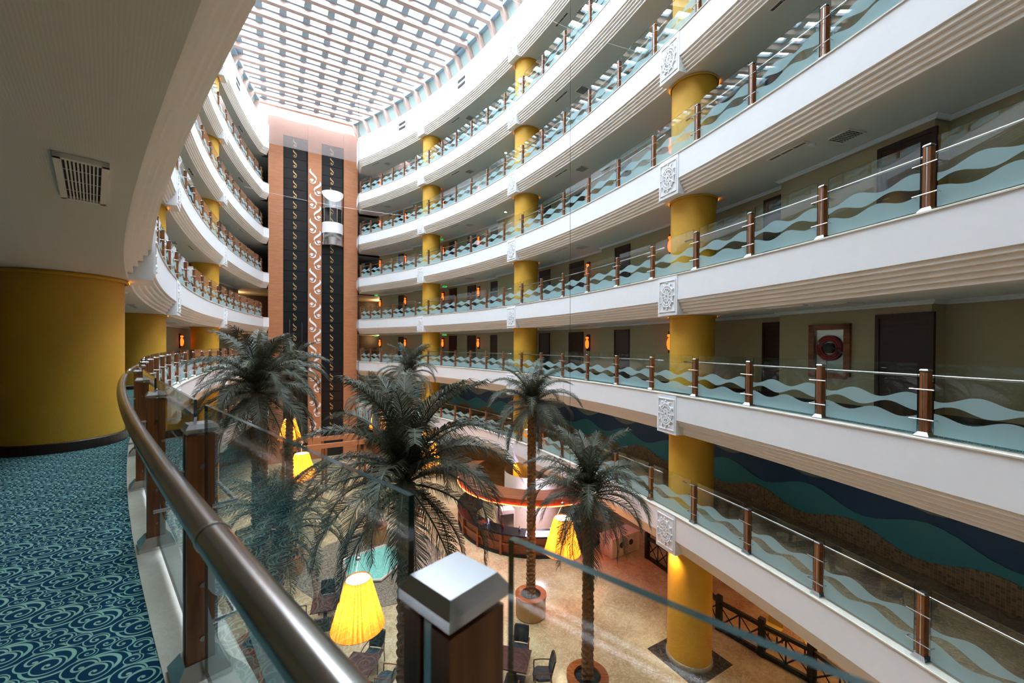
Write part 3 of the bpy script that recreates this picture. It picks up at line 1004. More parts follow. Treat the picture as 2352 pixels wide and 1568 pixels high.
# ------------------------------------------------------------------ lift tower
def tower():
    base = T(0, 0)
    rz = math.atan2(E1.y, E1.x)
    t = empty('lift_tower', (base.x, base.y, G), rz)
    zt = 20.9 - G
    def slab(name, a0, a1, y0, y1, z0, z1, mat):
        return MB().box(a0, a1, y0, y1, z0, z1).build(name, mat, t)
    zb = 2.4
    slab('wood_cladding', -3.6, -2.49, -.02, .5, 0, zt, M['wood_tower'])
    slab('wood_cladding', -.58, .5, -.06, .5, 0, zt, M['wood_tower'])
    slab('wood_cladding', 2.36, 3.57, -.02, .5, 0, zt, M['wood_tower'])
    slab('wood_header', -2.49, 2.36, .1, .5, zt - 1.35, zt, M['wood_tower'])
    slab('shaft_back', -2.49, 2.36, .42, .5, 0, zt - 1.35, M['black'])
    # S flourish outline
    def flourish(sc, flip, dep, y):
        # centreline of the S with varying width, then a ball with a ring gap
        cpts = []
        for i in range(17):
            u = i / 16
            x = -.30 + .55 * (1 - math.cos(u * PI)) / 2 if u < 1 else .25
            x = -.18 * math.cos(u * PI * 1.0) - .10 * math.sin(u * PI * 2)
            cpts.append((x, .62 - 1.0 * u, .01 + .165 * math.sin(min(1, u * 1.1) * PI) ** .8))
        hook = [(.18 - .24 * (1 - math.cos(a)), -.38 - .24 * math.sin(a), .13 * (1 - a / 2.6) + .012) for a in (.15, .5, .9, 1.3, 1.7, 2.1, 2.45)]
        cl = cpts[:-1] + hook
        mb = MB(); L = []; R_ = []
        for i, (x, z, w) in enumerate(cl):
            x0, z0, _ = cl[max(0, i - 1)]; x1, z1, _ = cl[min(len(cl) - 1, i + 1)]
            dx, dz = x1 - x0, z1 - z0; l_ = math.hypot(dx, dz) or 1
            nx, nz = -dz / l_, dx / l_
            L.append((x + nx * w * .5, z + nz * w * .5)); R_.append((x - nx * w * .5, z - nz * w * .5))
        vs_ = []
        for (x, z) in L + R_:
            vs_.append((x * sc * flip, y, z * sc))
        for (x, z) in L + R_:
            vs_.append((x * sc * flip, y - dep, z * sc))
        n = len(L); N2 = 2 * n
        fs_ = []
        for i in range(n - 1):
            fs_ += [(N2 + i, N2 + i + 1, N2 + n + i + 1, N2 + n + i), (i, i + 1, N2 + i + 1, N2 + i), (n + i, n + i + 1, N2 + n + i + 1, N2 + n + i)]
        mb.add(vs_, fs_)
        def ball(r, cx_, cz_):
            k = len(mb.v); m = 18
            for yy in (y, y - dep):
                for j in range(m): mb.v.append(((cx_ + r * math.cos(2 * PI * j / m)) * sc * flip, yy, (cz_ + r * math.sin(2 * PI * j / m)) * sc))
            mb.f.append(tuple(range(k + m, k + 2 * m))); mb.mi.append(0)
            for j in range(m): mb.f.append((k + j, k + (j + 1) % m, k + m + (j + 1) % m, k + m + j)); mb.mi.append(0)
        ball(.09, -.10, -.40)
        # cap arc over the ball
        arc = [(-.10 + .17 * math.cos(a), -.40 + .17 * math.sin(a)) for a in [PI * (.15 + .85 * i / 8) for i in range(9)]]
        arc2 = [(-.10 + .125 * math.cos(a), -.42 + .125 * math.sin(a)) for a in [PI * (.15 + .85 * i / 8) for i in range(9)]]
        k = len(mb.v)
        for yy in (y, y - dep):
            for x, z in arc + arc2: mb.v.append((x * sc * flip, yy, z * sc))
        for i in range(8):
            mb.f += [(k + 18 + i, k + 18 + i + 1, k + 27 + i + 1, k + 27 + i), (k + i, k + i + 1, k + 18 + i + 1, k + 18 + i)]; mb.mi += [0, 0]
        return mb
    # black panels with gold flourish
    ph = .89
    npan = int((zt - 1.35 - zb) / ph)
    gold_me = None; pan_me = {}
    for a0, a1, key in ((-2.49, -.58, 'L'), (.5, 2.36, 'R')):
        for i in range(npan):
            z0 = zb + i * ph
            if key == 'L':
                pass
            if key not in pan_me:
                b = MB(); b.box(-(a1 - a0) / 2 + .02, (a1 - a0) / 2 - .08, .16, .22, .012, ph - .012)
                b.box((a1 - a0) / 2 - .05, (a1 - a0) / 2 - .035, .14, .18, ph - .02, ph + .0, 1)
                po = b.build('black_panel', [M['black_panel'], M['steel']], t); pan_me[key] = po
            else:
                po = pan_me[key].copy(); COL.objects.link(po)
                for ch in list(po.children): pass
            po.location = ((a0 + a1) / 2, 0, z0)
            if gold_me is None:
                g = flourish(.50, 1, .012, .16).build('gold_flourish', M['gold'], None, fix=True); gold_me = g
            else:
                g = gold_me.copy(); COL.objects.link(g)
            g.parent = po; g.location = (-.06, 0, ph / 2 + .02)
    # white flourishes on the centre strip
    fa = fb = None
    z = 17.0 - G
    i = 0
    while z > 2.0:
        for fl, ax_, dz in ((1, -.18, 0), (-1, .16, -1.0)):
            src = fa if fl == 1 else fb
            if src is None:
                g = flourish(1.02, fl, .03, -.06).build('white_flourish', M['motif'], t, fix=True)
                if fl == 1: fa = g
                else: fb = g
            else:
                g = src.copy(); COL.objects.link(g); g.parent = t
            g.location = (ax_, 0, z - .6 + dz)
        z -= 2.19; i += 1
    # hanging hazy film across the head of the tower
    f = MB(); f.box(-3.62, 3.6, -.62, -.60, 18.25 - G, 20.9 - G)
    f.build('hazy_screen', M['film'], t)
    lv = MB()
    for i in range(13):
        lv.box(-3.2, 3.1, .3, .36, zt + i * .085, zt + i * .085 + .06)
    lv.box(-3.3, -3.2, .2, .4, zt, zt + 1.2); lv.box(3.1, 3.2, .2, .4, zt, zt + 1.2)
    lv.build('louvre_shutter', M['girder'], t)
    tag(t, 'tall lift tower of wood cladding and black panels with gold and white flourishes', 'lift tower')
    # the glass lift car
    c = empty('lift_car', (T(1.42, -.0).x, T(1.42, 0).y, 10.45), rz)
    hgt = 4.75
    a0_, a1_ = -PI + .15, -.15
    g = MB(); g.lathe([(.86, 1.0), (.86, hgt - .95)], 20, (0, .15), a0=a0_, a1=a1_); g.build('curved_glass', M['glass'], c, smooth=True)
    g = MB(); g.lathe([(.885, hgt - 1.5), (.90, hgt)], 24, (0, .15), a0=a0_, a1=a1_); g.build('head_band', M['capsteel'], c, smooth=True)
    def lobe(name, zf0, zf1, mat, r):
        g_ = MB(); n_ = 28
        for j_ in range(n_ + 1):
            a = a0_ + (a1_ - a0_) * j_ / n_
            x_, y_ = r * math.cos(a), .15 + r * math.sin(a)
            g_.v += [(x_, y_, zf0(a)), (x_, y_, zf1(a))]
        g_.f = [(2 * j_, 2 * j_ + 2, 2 * j_ + 3, 2 * j_ + 1) for j_ in range(n_)]; g_.mi = [0] * n_
        g_.build(name, mat, c, smooth=True)
    lobe('white_cap', lambda a: hgt - .02 - .95 * math.sin(-a) ** 1.3, lambda a: hgt + .05, M['motif'], .925)
    lobe('bronze_arch', lambda a: 0.0, lambda a: .05 + .62 * math.sin(-a) ** 1.3, M['rail'], .925)
    g = MB(); g.lathe([(.905, 1.05), (.905, 2.0)], 20, (0, .15), a0=a0_, a1=a1_); g.build('silver_band', M['motif'], c, smooth=True)
    g = MB(); g.lathe([(.3, .0), (.90, .0), (.885, 1.05)], 24, (0, .15), a0=a0_, a1=a1_); g.build('chrome_bottom', M['capsteel'], c, smooth=True)
    g = MB()
    for a in (-2.6, -1.9, -1.2, -.5): g.tube([(.84 * math.cos(a), .15 + .84 * math.sin(a), 1.9), (.84 * math.cos(a), .15 + .84 * math.sin(a), hgt - .9)], .03, 8)
    g.build('mullion', M['steel'], c)
    tag(c, 'glass panorama lift car with white domed cap on the right shaft', 'lift car')
tower()

# lobby core behind the tower
for k in range(-1, 6):
    z = k * H
    a, b_ = 9.5, 7.0
    P4 = [T(-9.5, -.75), T(9.5, -.75), T(9.5, -b_), T(-9.5, -b_)]
    if k < 5:
        m = MB(); m.add([(p.x, p.y, z - .012) for p in P4], [(0, 1, 2, 3)]); struct(m.build('floor', M['grey_marble'], fix=True), 'lift lobby floor')
    m = MB(); m.add([(p.x, p.y, z - 1.262) for p in P4], [(3, 2, 1, 0)]); struct(m.build('ceiling', M['ceiling']), 'lift lobby ceiling')
pw = [T(-9.5, 1.5), T(-9.5, -6.9), T(9.5, -6.9), T(9.5, .6)]
struct(ribbon(pw, G, 5 * H - 1.27, False).build('wall_back', M['wood_dark']), 'dark wooden wall of the lift lobbies')
cb = MB(); cb.obox(T(0, -2.2), E1, E2, 3.4, 1.6, G, 18)
struct(cb.build('wall_core', M['wood_dark']), 'lift core behind the tower')

# roof above the galleries: closes the building round the skylight
for side in ('left', 'right'):
    m = sweep(MB(), PATH[side], side, [(.85, TOPZ), (30, TOPZ)])
    struct(m.build('roof', M['white']), 'flat roof over the %s gallery' % side)
    m = sweep(MB(), PATH[side], side, [(3.45, -H - 1.3), (3.45, TOPZ)])
    struct(m.build('wall_' + side, M['corridor']), 'outer wall of the %s galleries' % side)
m = MB(); P4 = [T(-40, -.5), T(40, -.5), T(40, -30), T(-40, -30)]
m.add([(p.x, p.y, 20.02) for p in P4], [(0, 1, 2, 3)])
P4 = [T(-40, 41.0), T(40, 41.0), T(40, 90), T(-40, 90)]  # unseen near-end roof, added so the camera's gallery stays dark
m.add([(p.x, p.y, 20.04) for p in P4], [(0, 1, 2, 3)])
struct(m.build('roof', M['white']), 'flat roof over the lift core, plus unseen roof added to darken near end')
gw = [T(-22, 40.95), T(22, 40.95)]
struct(ribbon(gw, 20.0, 22.2).build('wall_gable', M['girder']), 'gable closing the near end of the skylight')
hw = [T(-5, .9), T(-5, -.55), T(5, -.55), T(5, .9)]
struct(ribbon(hw, 19.9, SZ0 + .7).build('wall_gable', M['girder']), 'gable closing the skylight above the lift tower')
for nm_, x0_, y0_, x1_, y1_ in (('wall_west', -36, -14, -36, 50), ('wall_north', -36, 50, 24, 50), ('wall_east', 24, 50, 24, -14), ('wall_south', 24, -14, -36, -14)):  # unseen box enclosure, added to stop sky light leaking into corridor ends
    struct(ribbon([Vector((x0_, y0_)), Vector((x1_, y1_))], G - .01, 20.03).build(nm_, M['wood_dark']), 'unseen outer wall added to keep sky light out of the corridors')

# ------------------------------------------------------------------ skylight
SZ = 21.5
def edge_a(b, o, which):
    c, R = (cL, RL) if which == 'left' else (cR, RR)
    base = T(0, b) - c
    bb = base.dot(E1); cc = base.length_squared - (R + o) ** 2
    q_ = bb * bb - cc
    if q_ <= 0: return None
    r1, r2 = -bb - math.sqrt(q_), -bb + math.sqrt(q_)
    return r1 if which == 'left' else r2
roof = empty('skylight', (T0.x, T0.y, 0), math.atan2(E1.y, E1.x))   # local x = E1, local y = -E2
tag(roof, None, None, None, 'structure')
roof['label'] = 'coffered skylight of deep pinkish girders with bright openings'
bs = [.5 + 1.3 * i for i in range(32)]
gir = []
for i, b in enumerate(bs):
    aL, aR = edge_a(b, .1, 'left'), edge_a(b, .1, 'right')
    if aL is None or aR is None or aR - aL < 1: continue
    fL, fR = edge_a(b, .75, 'left'), edge_a(b, .75, 'right')
    gir.append((b, aL, aR, fL, fR))
    m = MB(); dpt = .62; th = .15
    inner = [(fL, TOPZ - .2), (aL, SZ), (aR, SZ), (fR, TOPZ - .2)]
    outer = [(fL - .6, TOPZ - .2), (aL - .35, SZ + dpt), (aR + .35, SZ + dpt), (fR + .6, TOPZ - .2)]
    vs_ = []
    for y in (-b - th, -b + th):
        vs_ += [(a, y, z) for a, z in inner] + [(a, y, z) for a, z in outer]
    fs_ = []
    for j in range(3):
        fs_ += [(j, j + 1, 4 + j + 1, 4 + j), (8 + j, 12 + j, 12 + j + 1, 8 + j + 1), (j, 8 + j, 8 + j + 1, j + 1), (4 + j, 5 + j, 13 + j, 12 + j)]
    m.add(vs_, fs_)
    m.build('girder', M['girder'], roof, fix=True)
for (b0, l0, r0, fl0, fr0), (b1, l1, r1, fl1, fr1) in zip(gir, gir[1:]):
    m = MB()
    l_, r_ = max(l0, l1), min(r0, r1)
    a = math.ceil((l_ - .1) / 1.29) * 1.29 - .0
    while a < r_:
        m.box(a - .2, a + .2, -b1 + .15, -b0 - .15, SZ + .32, SZ + .5)
        a += 1.29
    # edge beams along the corners
    for x0, x1, sg in ((l0, l1, -1), (r0, r1, 1)):
        m.add([(x0, -b0, SZ + .1), (x1, -b1, SZ + .1), (x1 + sg * .25, -b1, SZ + .1), (x0 + sg * .25, -b0, SZ + .1),
               (x0, -b0, SZ + .5), (x1, -b1, SZ + .5), (x1 + sg * .25, -b1, SZ + .5), (x0 + sg * .25, -b0, SZ + .5)],
              [(0, 1, 2, 3), (4, 7, 6, 5), (0, 4, 5, 1), (2, 6, 7, 3)])
    # strips along the girders that narrow each opening
    m.box(l_, r_, -b0 - .26, -b0 - .15, SZ + .35, SZ + .47); m.box(l_, r_, -b1 + .15, -b1 + .26, SZ + .35, SZ + .47)
    m.build('purlins', M['steel_blue'], roof, fix=True)
    m = MB()
    for (x0, x1, f0, f1_, sg) in ((l0, l1, fl0, fl1, -1), (r0, r1, fr0, fr1, 1)):
        m.add([(x0 + sg * .2, -b0, SZ + .3), (x1 + sg * .2, -b1, SZ + .3), (f1_ + sg * .3, -b1, TOPZ - .2), (f0 + sg * .3, -b0, TOPZ - .2)], [(0, 1, 2, 3)])
    m.build('side_panel', M['teal_panel'], roof)
# glazing over the openings
m = MB()
for (b0, l0, r0, fl0, fr0), (b1, l1, r1, fl1, fr1) in zip(gir, gir[1:]):
    m.add([(l0, -b0, SZ + .66), (r0, -b0, SZ + .66), (r1, -b1, SZ + .66), (l1, -b1, SZ + .66)], [(0, 1, 2, 3)])
m.build('glazing', M['glass'], roof)
# gable strip between tower head and first girder
plo.location = (T(0, 20.6).x, T(0, 20.6).y, SZ + .75)
plo.rotation_euler = (0, 0, math.atan2(E1.y, E1.x))

# ------------------------------------------------------------------ lobby floor
m = MB(); m.add([(-36, -14, G), (24, -14, G), (24, 50, G), (-36, 50, G)], [(0, 1, 2, 3)])
struct(m.build('floor', M['lobby_marble']), 'veined tan marble lobby floor')
pe = [(-9.9, 18.6), (-9.4, 20.4), (-8.2, 21.9), (-6.4, 22.3), (-4.6, 21.6), (-3.4, 19.8), (-3.3, 17.6), (-4.2, 16.0), (-5.6, 15.4), (-7.6, 15.9), (-9.2, 17.0)]
m = MB(); m.prism(pe, G + .001, G + .02); struct(m.build('floor_pebble_bed', M['pebble']), 'brown pebble carpet round the small pool')
po = [(-7.9, 18.9), (-6.4, 20.3), (-5.6, 20.0), (-5.2, 18.4), (-5.6, 17.3), (-7.0, 17.2)]
t = empty('ornamental_pool', (0, 0, 0))
m = MB(); m.prism(po, G + .02, G + .10); m.build('water_surface', M['water'], t)
m = MB()
m.tube([(x, y, G + .10) for x, y in po + po[:1]], .06, 8); m.build('pool_rim', M['cream_box'], t)
tag(t, 'small turquoise pool sunk in the pebble bed below', 'pool')

# ------------------------------------------------------------------ palms
def frond_mesh(L, droop, lift, seed, nl=88):
    rnd = random.Random(seed)
    mb = MB(); pts = []
    n = 14
    x = z = 0.0; ang = lift
    for i in range(n + 1):
        pts.append(Vector((x, 0, z)))
        u = i / n
        ang = lift - droop * (u ** 1.35)
        x += math.cos(ang) * L / n; z += math.sin(ang) * L / n
    mb.tube(pts, [.018 * (1 - .8 * i / n) + .003 for i in range(n + 1)], 5, caps=False)
    for i in range(nl):
        u = .10 + .90 * i / (nl - 1)
        f = u * n; j = min(n - 1, int(f)); p = pts[j].lerp(pts[j + 1], f - j)
        d = (pts[j + 1] - pts[j]).normalized()
        up = Vector((-d.z, 0, d.x))
        ll = (.16 + .36 * math.sin(min(1, u * 1.1) * PI * .93) ** .7) * L / 2.1 * rnd.uniform(.85, 1.15)
        for sd in (-1, 1):
            fwd = .55 + .55 * u + rnd.uniform(-.12, .12)
            side = Vector((0, sd, 0))
            d1 = (side * math.cos(fwd) + d * math.sin(fwd) + up * .25).normalized()
            p1 = p + d1 * ll * .5
            p2 = p1 + (d1 * .75 + Vector((0, 0, -.95)) * rnd.uniform(.5, 1.0)).normalized() * ll * .5
            wv = d * .0072 * (L / 2.1)
            k = len(mb.v)
            mb.v += [tuple(p - wv), tuple(p + wv), tuple(p1 - wv * 1.2), tuple(p1 + wv * 1.2), tuple(p2)]
            mb.f += [(k, k + 1, k + 3, k + 2), (k + 2, k + 3, k + 4)]; mb.mi += [0, 0]
    return mb
FR = []
for i, (dr, li) in enumerate(((1.1, 1.42), (1.7, 1.12), (2.1, .85), (2.2, .5), (1.7, .0), (1.1, -.6))):
    o = frond_mesh(2.1, dr, li, i).build('frond', M['leaf'])
    FR.append(o)
def palm(x, y, zc, R, label, tr=.17, nf=36, seed=1, planter=True, pz=.8):
    rnd = random.Random(seed)
    t = empty('palm_tree', (x, y, G))
    zb = pz - .1 if planter else 0
    hc = zc - G
    # trunk with overlapping leaf bases
    m = MB(); NA = 20; step = .05
    nz = max(4, int((hc - zb) / step))
    vs_ = []
    for i in range(nz + 1):
        z = zb + (hc - zb) * i / nz
        for j in range(NA):
            a = 2 * PI * j / NA
            row = z / .17
            ph = (row + .5 * (math.floor(j / (NA / 6.0)) % 2)) % 1.0
            w = (j % (NA / 6.0)) / (NA / 6.0)
            r = tr * (.78 + .40 * ph * (1 - abs(2 * w - 1) * .45)) * (1.08 - .12 * i / nz)
            if i > nz - 8: r *= 1.0 + .04 * (i - nz + 8)
            vs_.append((r * math.cos(a), r * math.sin(a), z))
    fs_ = [(i * NA + j, i * NA + (j + 1) % NA, (i + 1) * NA + (j + 1) % NA, (i + 1) * NA + j) for i in range(nz) for j in range(NA)]
    m.add(vs_, fs_); m.build('trunk', M['bark'], t)
    for i in range(nf):
        u = i / nf
        ty = min(5, int(u * 6.0))
        src = FR[ty]
        o = src.copy(); COL.objects.link(o); o.parent = t
        s_ = R / 1.75 * rnd.uniform(.88, 1.1)
        o.scale = (s_, s_, s_)
        o.location = (0, 0, hc - .02 + .10 * (1 - u))
        o.rotation_euler = (rnd.uniform(-.15, .15), rnd.uniform(-.12, .12), i * 2.399963 + rnd.uniform(-.2, .2))
    if planter:
        pr = .57
        pt = empty('palm_planter', (x, y, G))
        b = MB(); b.lathe([(pr - .02, 0), (pr, .04), (pr, pz - .05), (pr - .05, pz - .05)], 40); b.build('drum', M['planter'], pt, smooth=False)
        b = MB(); b.lathe([(pr + .03, pz - .06), (pr + .03, pz), (pr - .19, pz), (pr - .19, pz - .08)], 40); b.build('wood_rim', M['wood_rim'], pt)
        b = MB(); b.disc(pr - .18, pz - .1, 32); b.build('soil', M['soil'], pt)
        tag(pt, 'round tan planter of the %s' % label, 'planter', 'round palm planters')
    tag(t, label, 'palm tree', 'palm trees of the lobby')
palm(.77, 15.3, -.85, 1.72, 'slender palm in front of the middle right pillar', .17, 36, 1)
palm(2.22, 11.5, -2.85, 1.75, 'palm with low crown before the nearest right pillar', .165, 38, 2)
palm(-2.05, 7.8, -1.2, 2.0, 'largest palm, its crown just beyond the glass railing', .16, 44, 23)
palm(-8.11, 12.8, -.05, 1.95, 'large palm foremost in the cluster left of the tower', .15, 42, 4)
palm(-9.94, 18.0, .1, 1.5, 'palm of the left cluster nearest the lift tower', .16, 34, 5)
palm(-10.0, 16.2, .1, 1.6, 'palm just behind the foremost one left of the tower', .16, 34, 6)
palm(-6.12, 24.0, -.3, 1.8, 'far palm in front of the farthest right pillar', .16, 34, 7)
palm(-7.1, 21.0, -1.6, 1.7, 'far palm at the right foot of the lift tower', .16, 32, 8)
palm(-6.66, 11.5, -3.9, 1.8, 'low palm seen through glass below the left cluster', .15, 40, 9)
for o in FR:
    bpy.data.objects.remove(o)

# leafy pot plant by the tower
t = empty('potted_plant', (-13.2, 22.5, G))
m = MB(); m.lathe([(.2, 0), (.3, .5), (.26, .5)], 16); m.build('pot', M['wood_dark'], t)
m = MB(); rnd = random.Random(3)
for i in range(160):
    a = rnd.uniform(0, 2 * PI); z = rnd.uniform(.5, 2.6); r = rnd.uniform(.02, .34) * (1.2 - abs(z - 1.5) / 2)
    c = Vector((r * math.cos(a), r * math.sin(a), z)); d = Vector((math.cos(a), math.sin(a), rnd.uniform(-.3, .8))).normalized() * .14; s_ = Vector((-math.sin(a), math.cos(a), 0)) * .035
    m.add([c, c + d * .5 + s_, c + d, c + d * .5 - s_], [(0, 1, 2, 3)])
m.build('foliage', M['leaf_green'], t)
tag(t, 'slim green leafy plant between the palm trunks left of the tower', 'plant')

# ------------------------------------------------------------------ hanging pleated lamps
def make_lamp():
    t = empty('pendant_lamp')
    m = MB(); n = 96; uv = []
    for r0, z in ((.70, 0), (.66, .14), (.33, 1.32)):
        for j in range(n):
            a = 2 * PI * j / n; r = r0 * (1 + .010 * (j % 2))
            m.v.append((r * math.cos(a), r * math.sin(a), z)); uv.append((j / n, z))
    for i in range(2):
        for j in range(n):
            m.f.append((i * n + j, i * n + (j + 1) % n, (i + 1) * n + (j + 1) % n, (i + 1) * n + j)); m.mi.append(0)
    m.build('pleated_shade', M['shade'], t, uv=uv)
    b = MB(); b.disc(.315, 1.29, 32); b.build('light_diffuser', M['bulb'], t)
    r = MB()
    for rad, z in ((.70, 0), (.33, 1.32)):
        r.tube([(rad * math.cos(a * PI / 16), rad * math.sin(a * PI / 16), z) for a in range(33)], .008, 6, caps=False)
    r.build('shade_rim', M['wood_rim'], t)
    w = MB()
    for a in (0, 2.1, 4.2): w.tube([(.32 * math.cos(a), .32 * math.sin(a), 1.32), (0, 0, 1.85)], .004, 5)
    w.tube([(0, 0, 1.85), (0, 0, 8)], .005, 5)
    w.lathe([(0, 1.80), (.07, 1.83), (.07, 1.9), (0, 1.93)], 12)
    w.build('suspension', M['steel'], t)
    return t
lamp0 = make_lamp(); fst = True
LAMPS = [(-4.17, 10.95, -6.2, 'hanging over the dining tables, nearest of the pendant lamps'), (1.99, 15.5, -6.45, 'hanging beside the nearest right palm, before the bar'),
         (-10.75, 20.6, -5.4, 'hanging below the foremost left palm crown'), (-14.9, 27.0, -4.84, 'hanging before the left foot of the lift tower'),
         (-10.3, 31.0, -4.93, 'hanging before the right foot of the lift tower'), (-4.9, 24.0, -5.6, 'hanging deep behind the central palm crown')]
for x, y, z, l_ in LAMPS:
    o = lamp0 if fst else copy_tree(lamp0)
    fst = False
    o.location = (x, y, z)
    tag(o, 'glowing yellow pleated shade ' + l_, 'pendant lamp', 'pleated pendant lamps')
    pt = bpy.data.lights.new('lamp_glow', 'POINT'); pt.energy = 19; pt.color = (1, .84, .58); pt.shadow_soft_size = .09
    po_ = bpy.data.objects.new('lamp_glow', pt); COL.objects.link(po_); po_.location = (x, y, z + .5)

# ------------------------------------------------------------------ dining tables and chairs
def make_table():
    t = empty('dining_table')
    m = MB(); m.box(-.46, .46, -.46, .46, .715, .75); m.build('tabletop', M['wood_table'], t)
    m = MB(); m.frustum(.06, .06, .03, .715); m.build('pedestal', M['black'], t)
    m = MB(); m.box(-.3, .3, -.3, .3, 0, .03); m.build('foot', M['black'], t)
    return t
def make_chair():      # faces +y
    t = empty('arm_chair')
    m = MB(); pts2 = [(-.24, -.22), (.24, -.22), (.26, .10), (.18, .24), (0, .28), (-.18, .24), (-.26, .10)]
    m.prism(pts2, .40, .48); m.build('seat', M['leather'], t)
    m = MB(); vs_ = []
    for z, y, w in ((.50, -.24, .22), (.70, -.28, .25), (.92, -.34, .25), (.98, -.37, .23)):
        for x in (-w, -w * .4, w * .4, w):
            vs_.append((x, y + (.02 if abs(x) > w * .9 else 0), z))
        for x in (w, w * .4, -w * .4, -w):
            vs_.append((x, y - .05 + (.02 if abs(x) > w * .9 else 0), z))
    fs_ = [(i * 8 + j, i * 8 + (j + 1) % 8, (i + 1) * 8 + (j + 1) % 8, (i + 1) * 8 + j) for i in range(3) for j in range(8)] + [tuple(range(8))[::-1], tuple(range(24, 32))]
    m.add(vs_, fs_); m.build('backrest', M['leather'], t, fix=True)
    for sx_ in (-1, 1):
        m = MB(); m.tube([(sx_ * .27, -.26, .66), (sx_ * .29, 0, .66), (sx_ * .28, .22, .645)], .022, 4); m.build('armrest', M['wood_chair'], t)
        m = MB(); m.tube([(sx_ * .27, .22, 0), (sx_ * .28, .22, .65)], .02, 4); m.build('leg', M['wood_chair'], t)
        m = MB(); m.tube([(sx_ * .24, -.32, 0), (sx_ * .25, -.24, .45), (sx_ * .25, -.27, .66)], .02, 4); m.build('leg', M['wood_chair'], t)
    return t
tab0, ch0 = make_table(), make_chair()
tf = cf = True
def put(src, first, x, y, rz, label, cat, group, z=G):
    o = src if first else copy_tree(src)
    o.location = (x, y, z); o.rotation_euler = (0, 0, rz)
    tag(o, label, cat, group); return o
TABS = [(-4.48, 11.88, -.15, 'under the nearest pendant lamp', 'lamp'), (-6.8, 14.7, .35, 'beside the pebble bed', 'pebble bed'), (.12, 12.15, -.22, 'right of the nearest post', 'post'),
        (-2.2, 14.6, .3, 'behind the nearest post', 'post gap')]
for i, (x, y, r, l_, nm) in enumerate(TABS):
    put(tab0, i == 0, x, y, r, 'square striped dark wood table %s' % l_, 'table', 'dining tables in the lobby')
    for j, (dx, dy, ra, w) in enumerate(((0, .82, PI, 'far side'), (.85, 0, PI / 2, 'right side'), (0, -.85, 0, 'near side'), (-.88, 0, -PI / 2, 'left side'))):
        c, s_ = math.cos(r), math.sin(r)
        put(ch0, i == 0 and j == 0, x + dx * c - dy * s_, y + dx * s_ + dy * c, r + ra + (.25 if (i, j) == (2, 1) else 0),
            'black armchair on the %s of the dining table %s' % (w, l_), 'chair', 'black armchairs at the lobby tables')

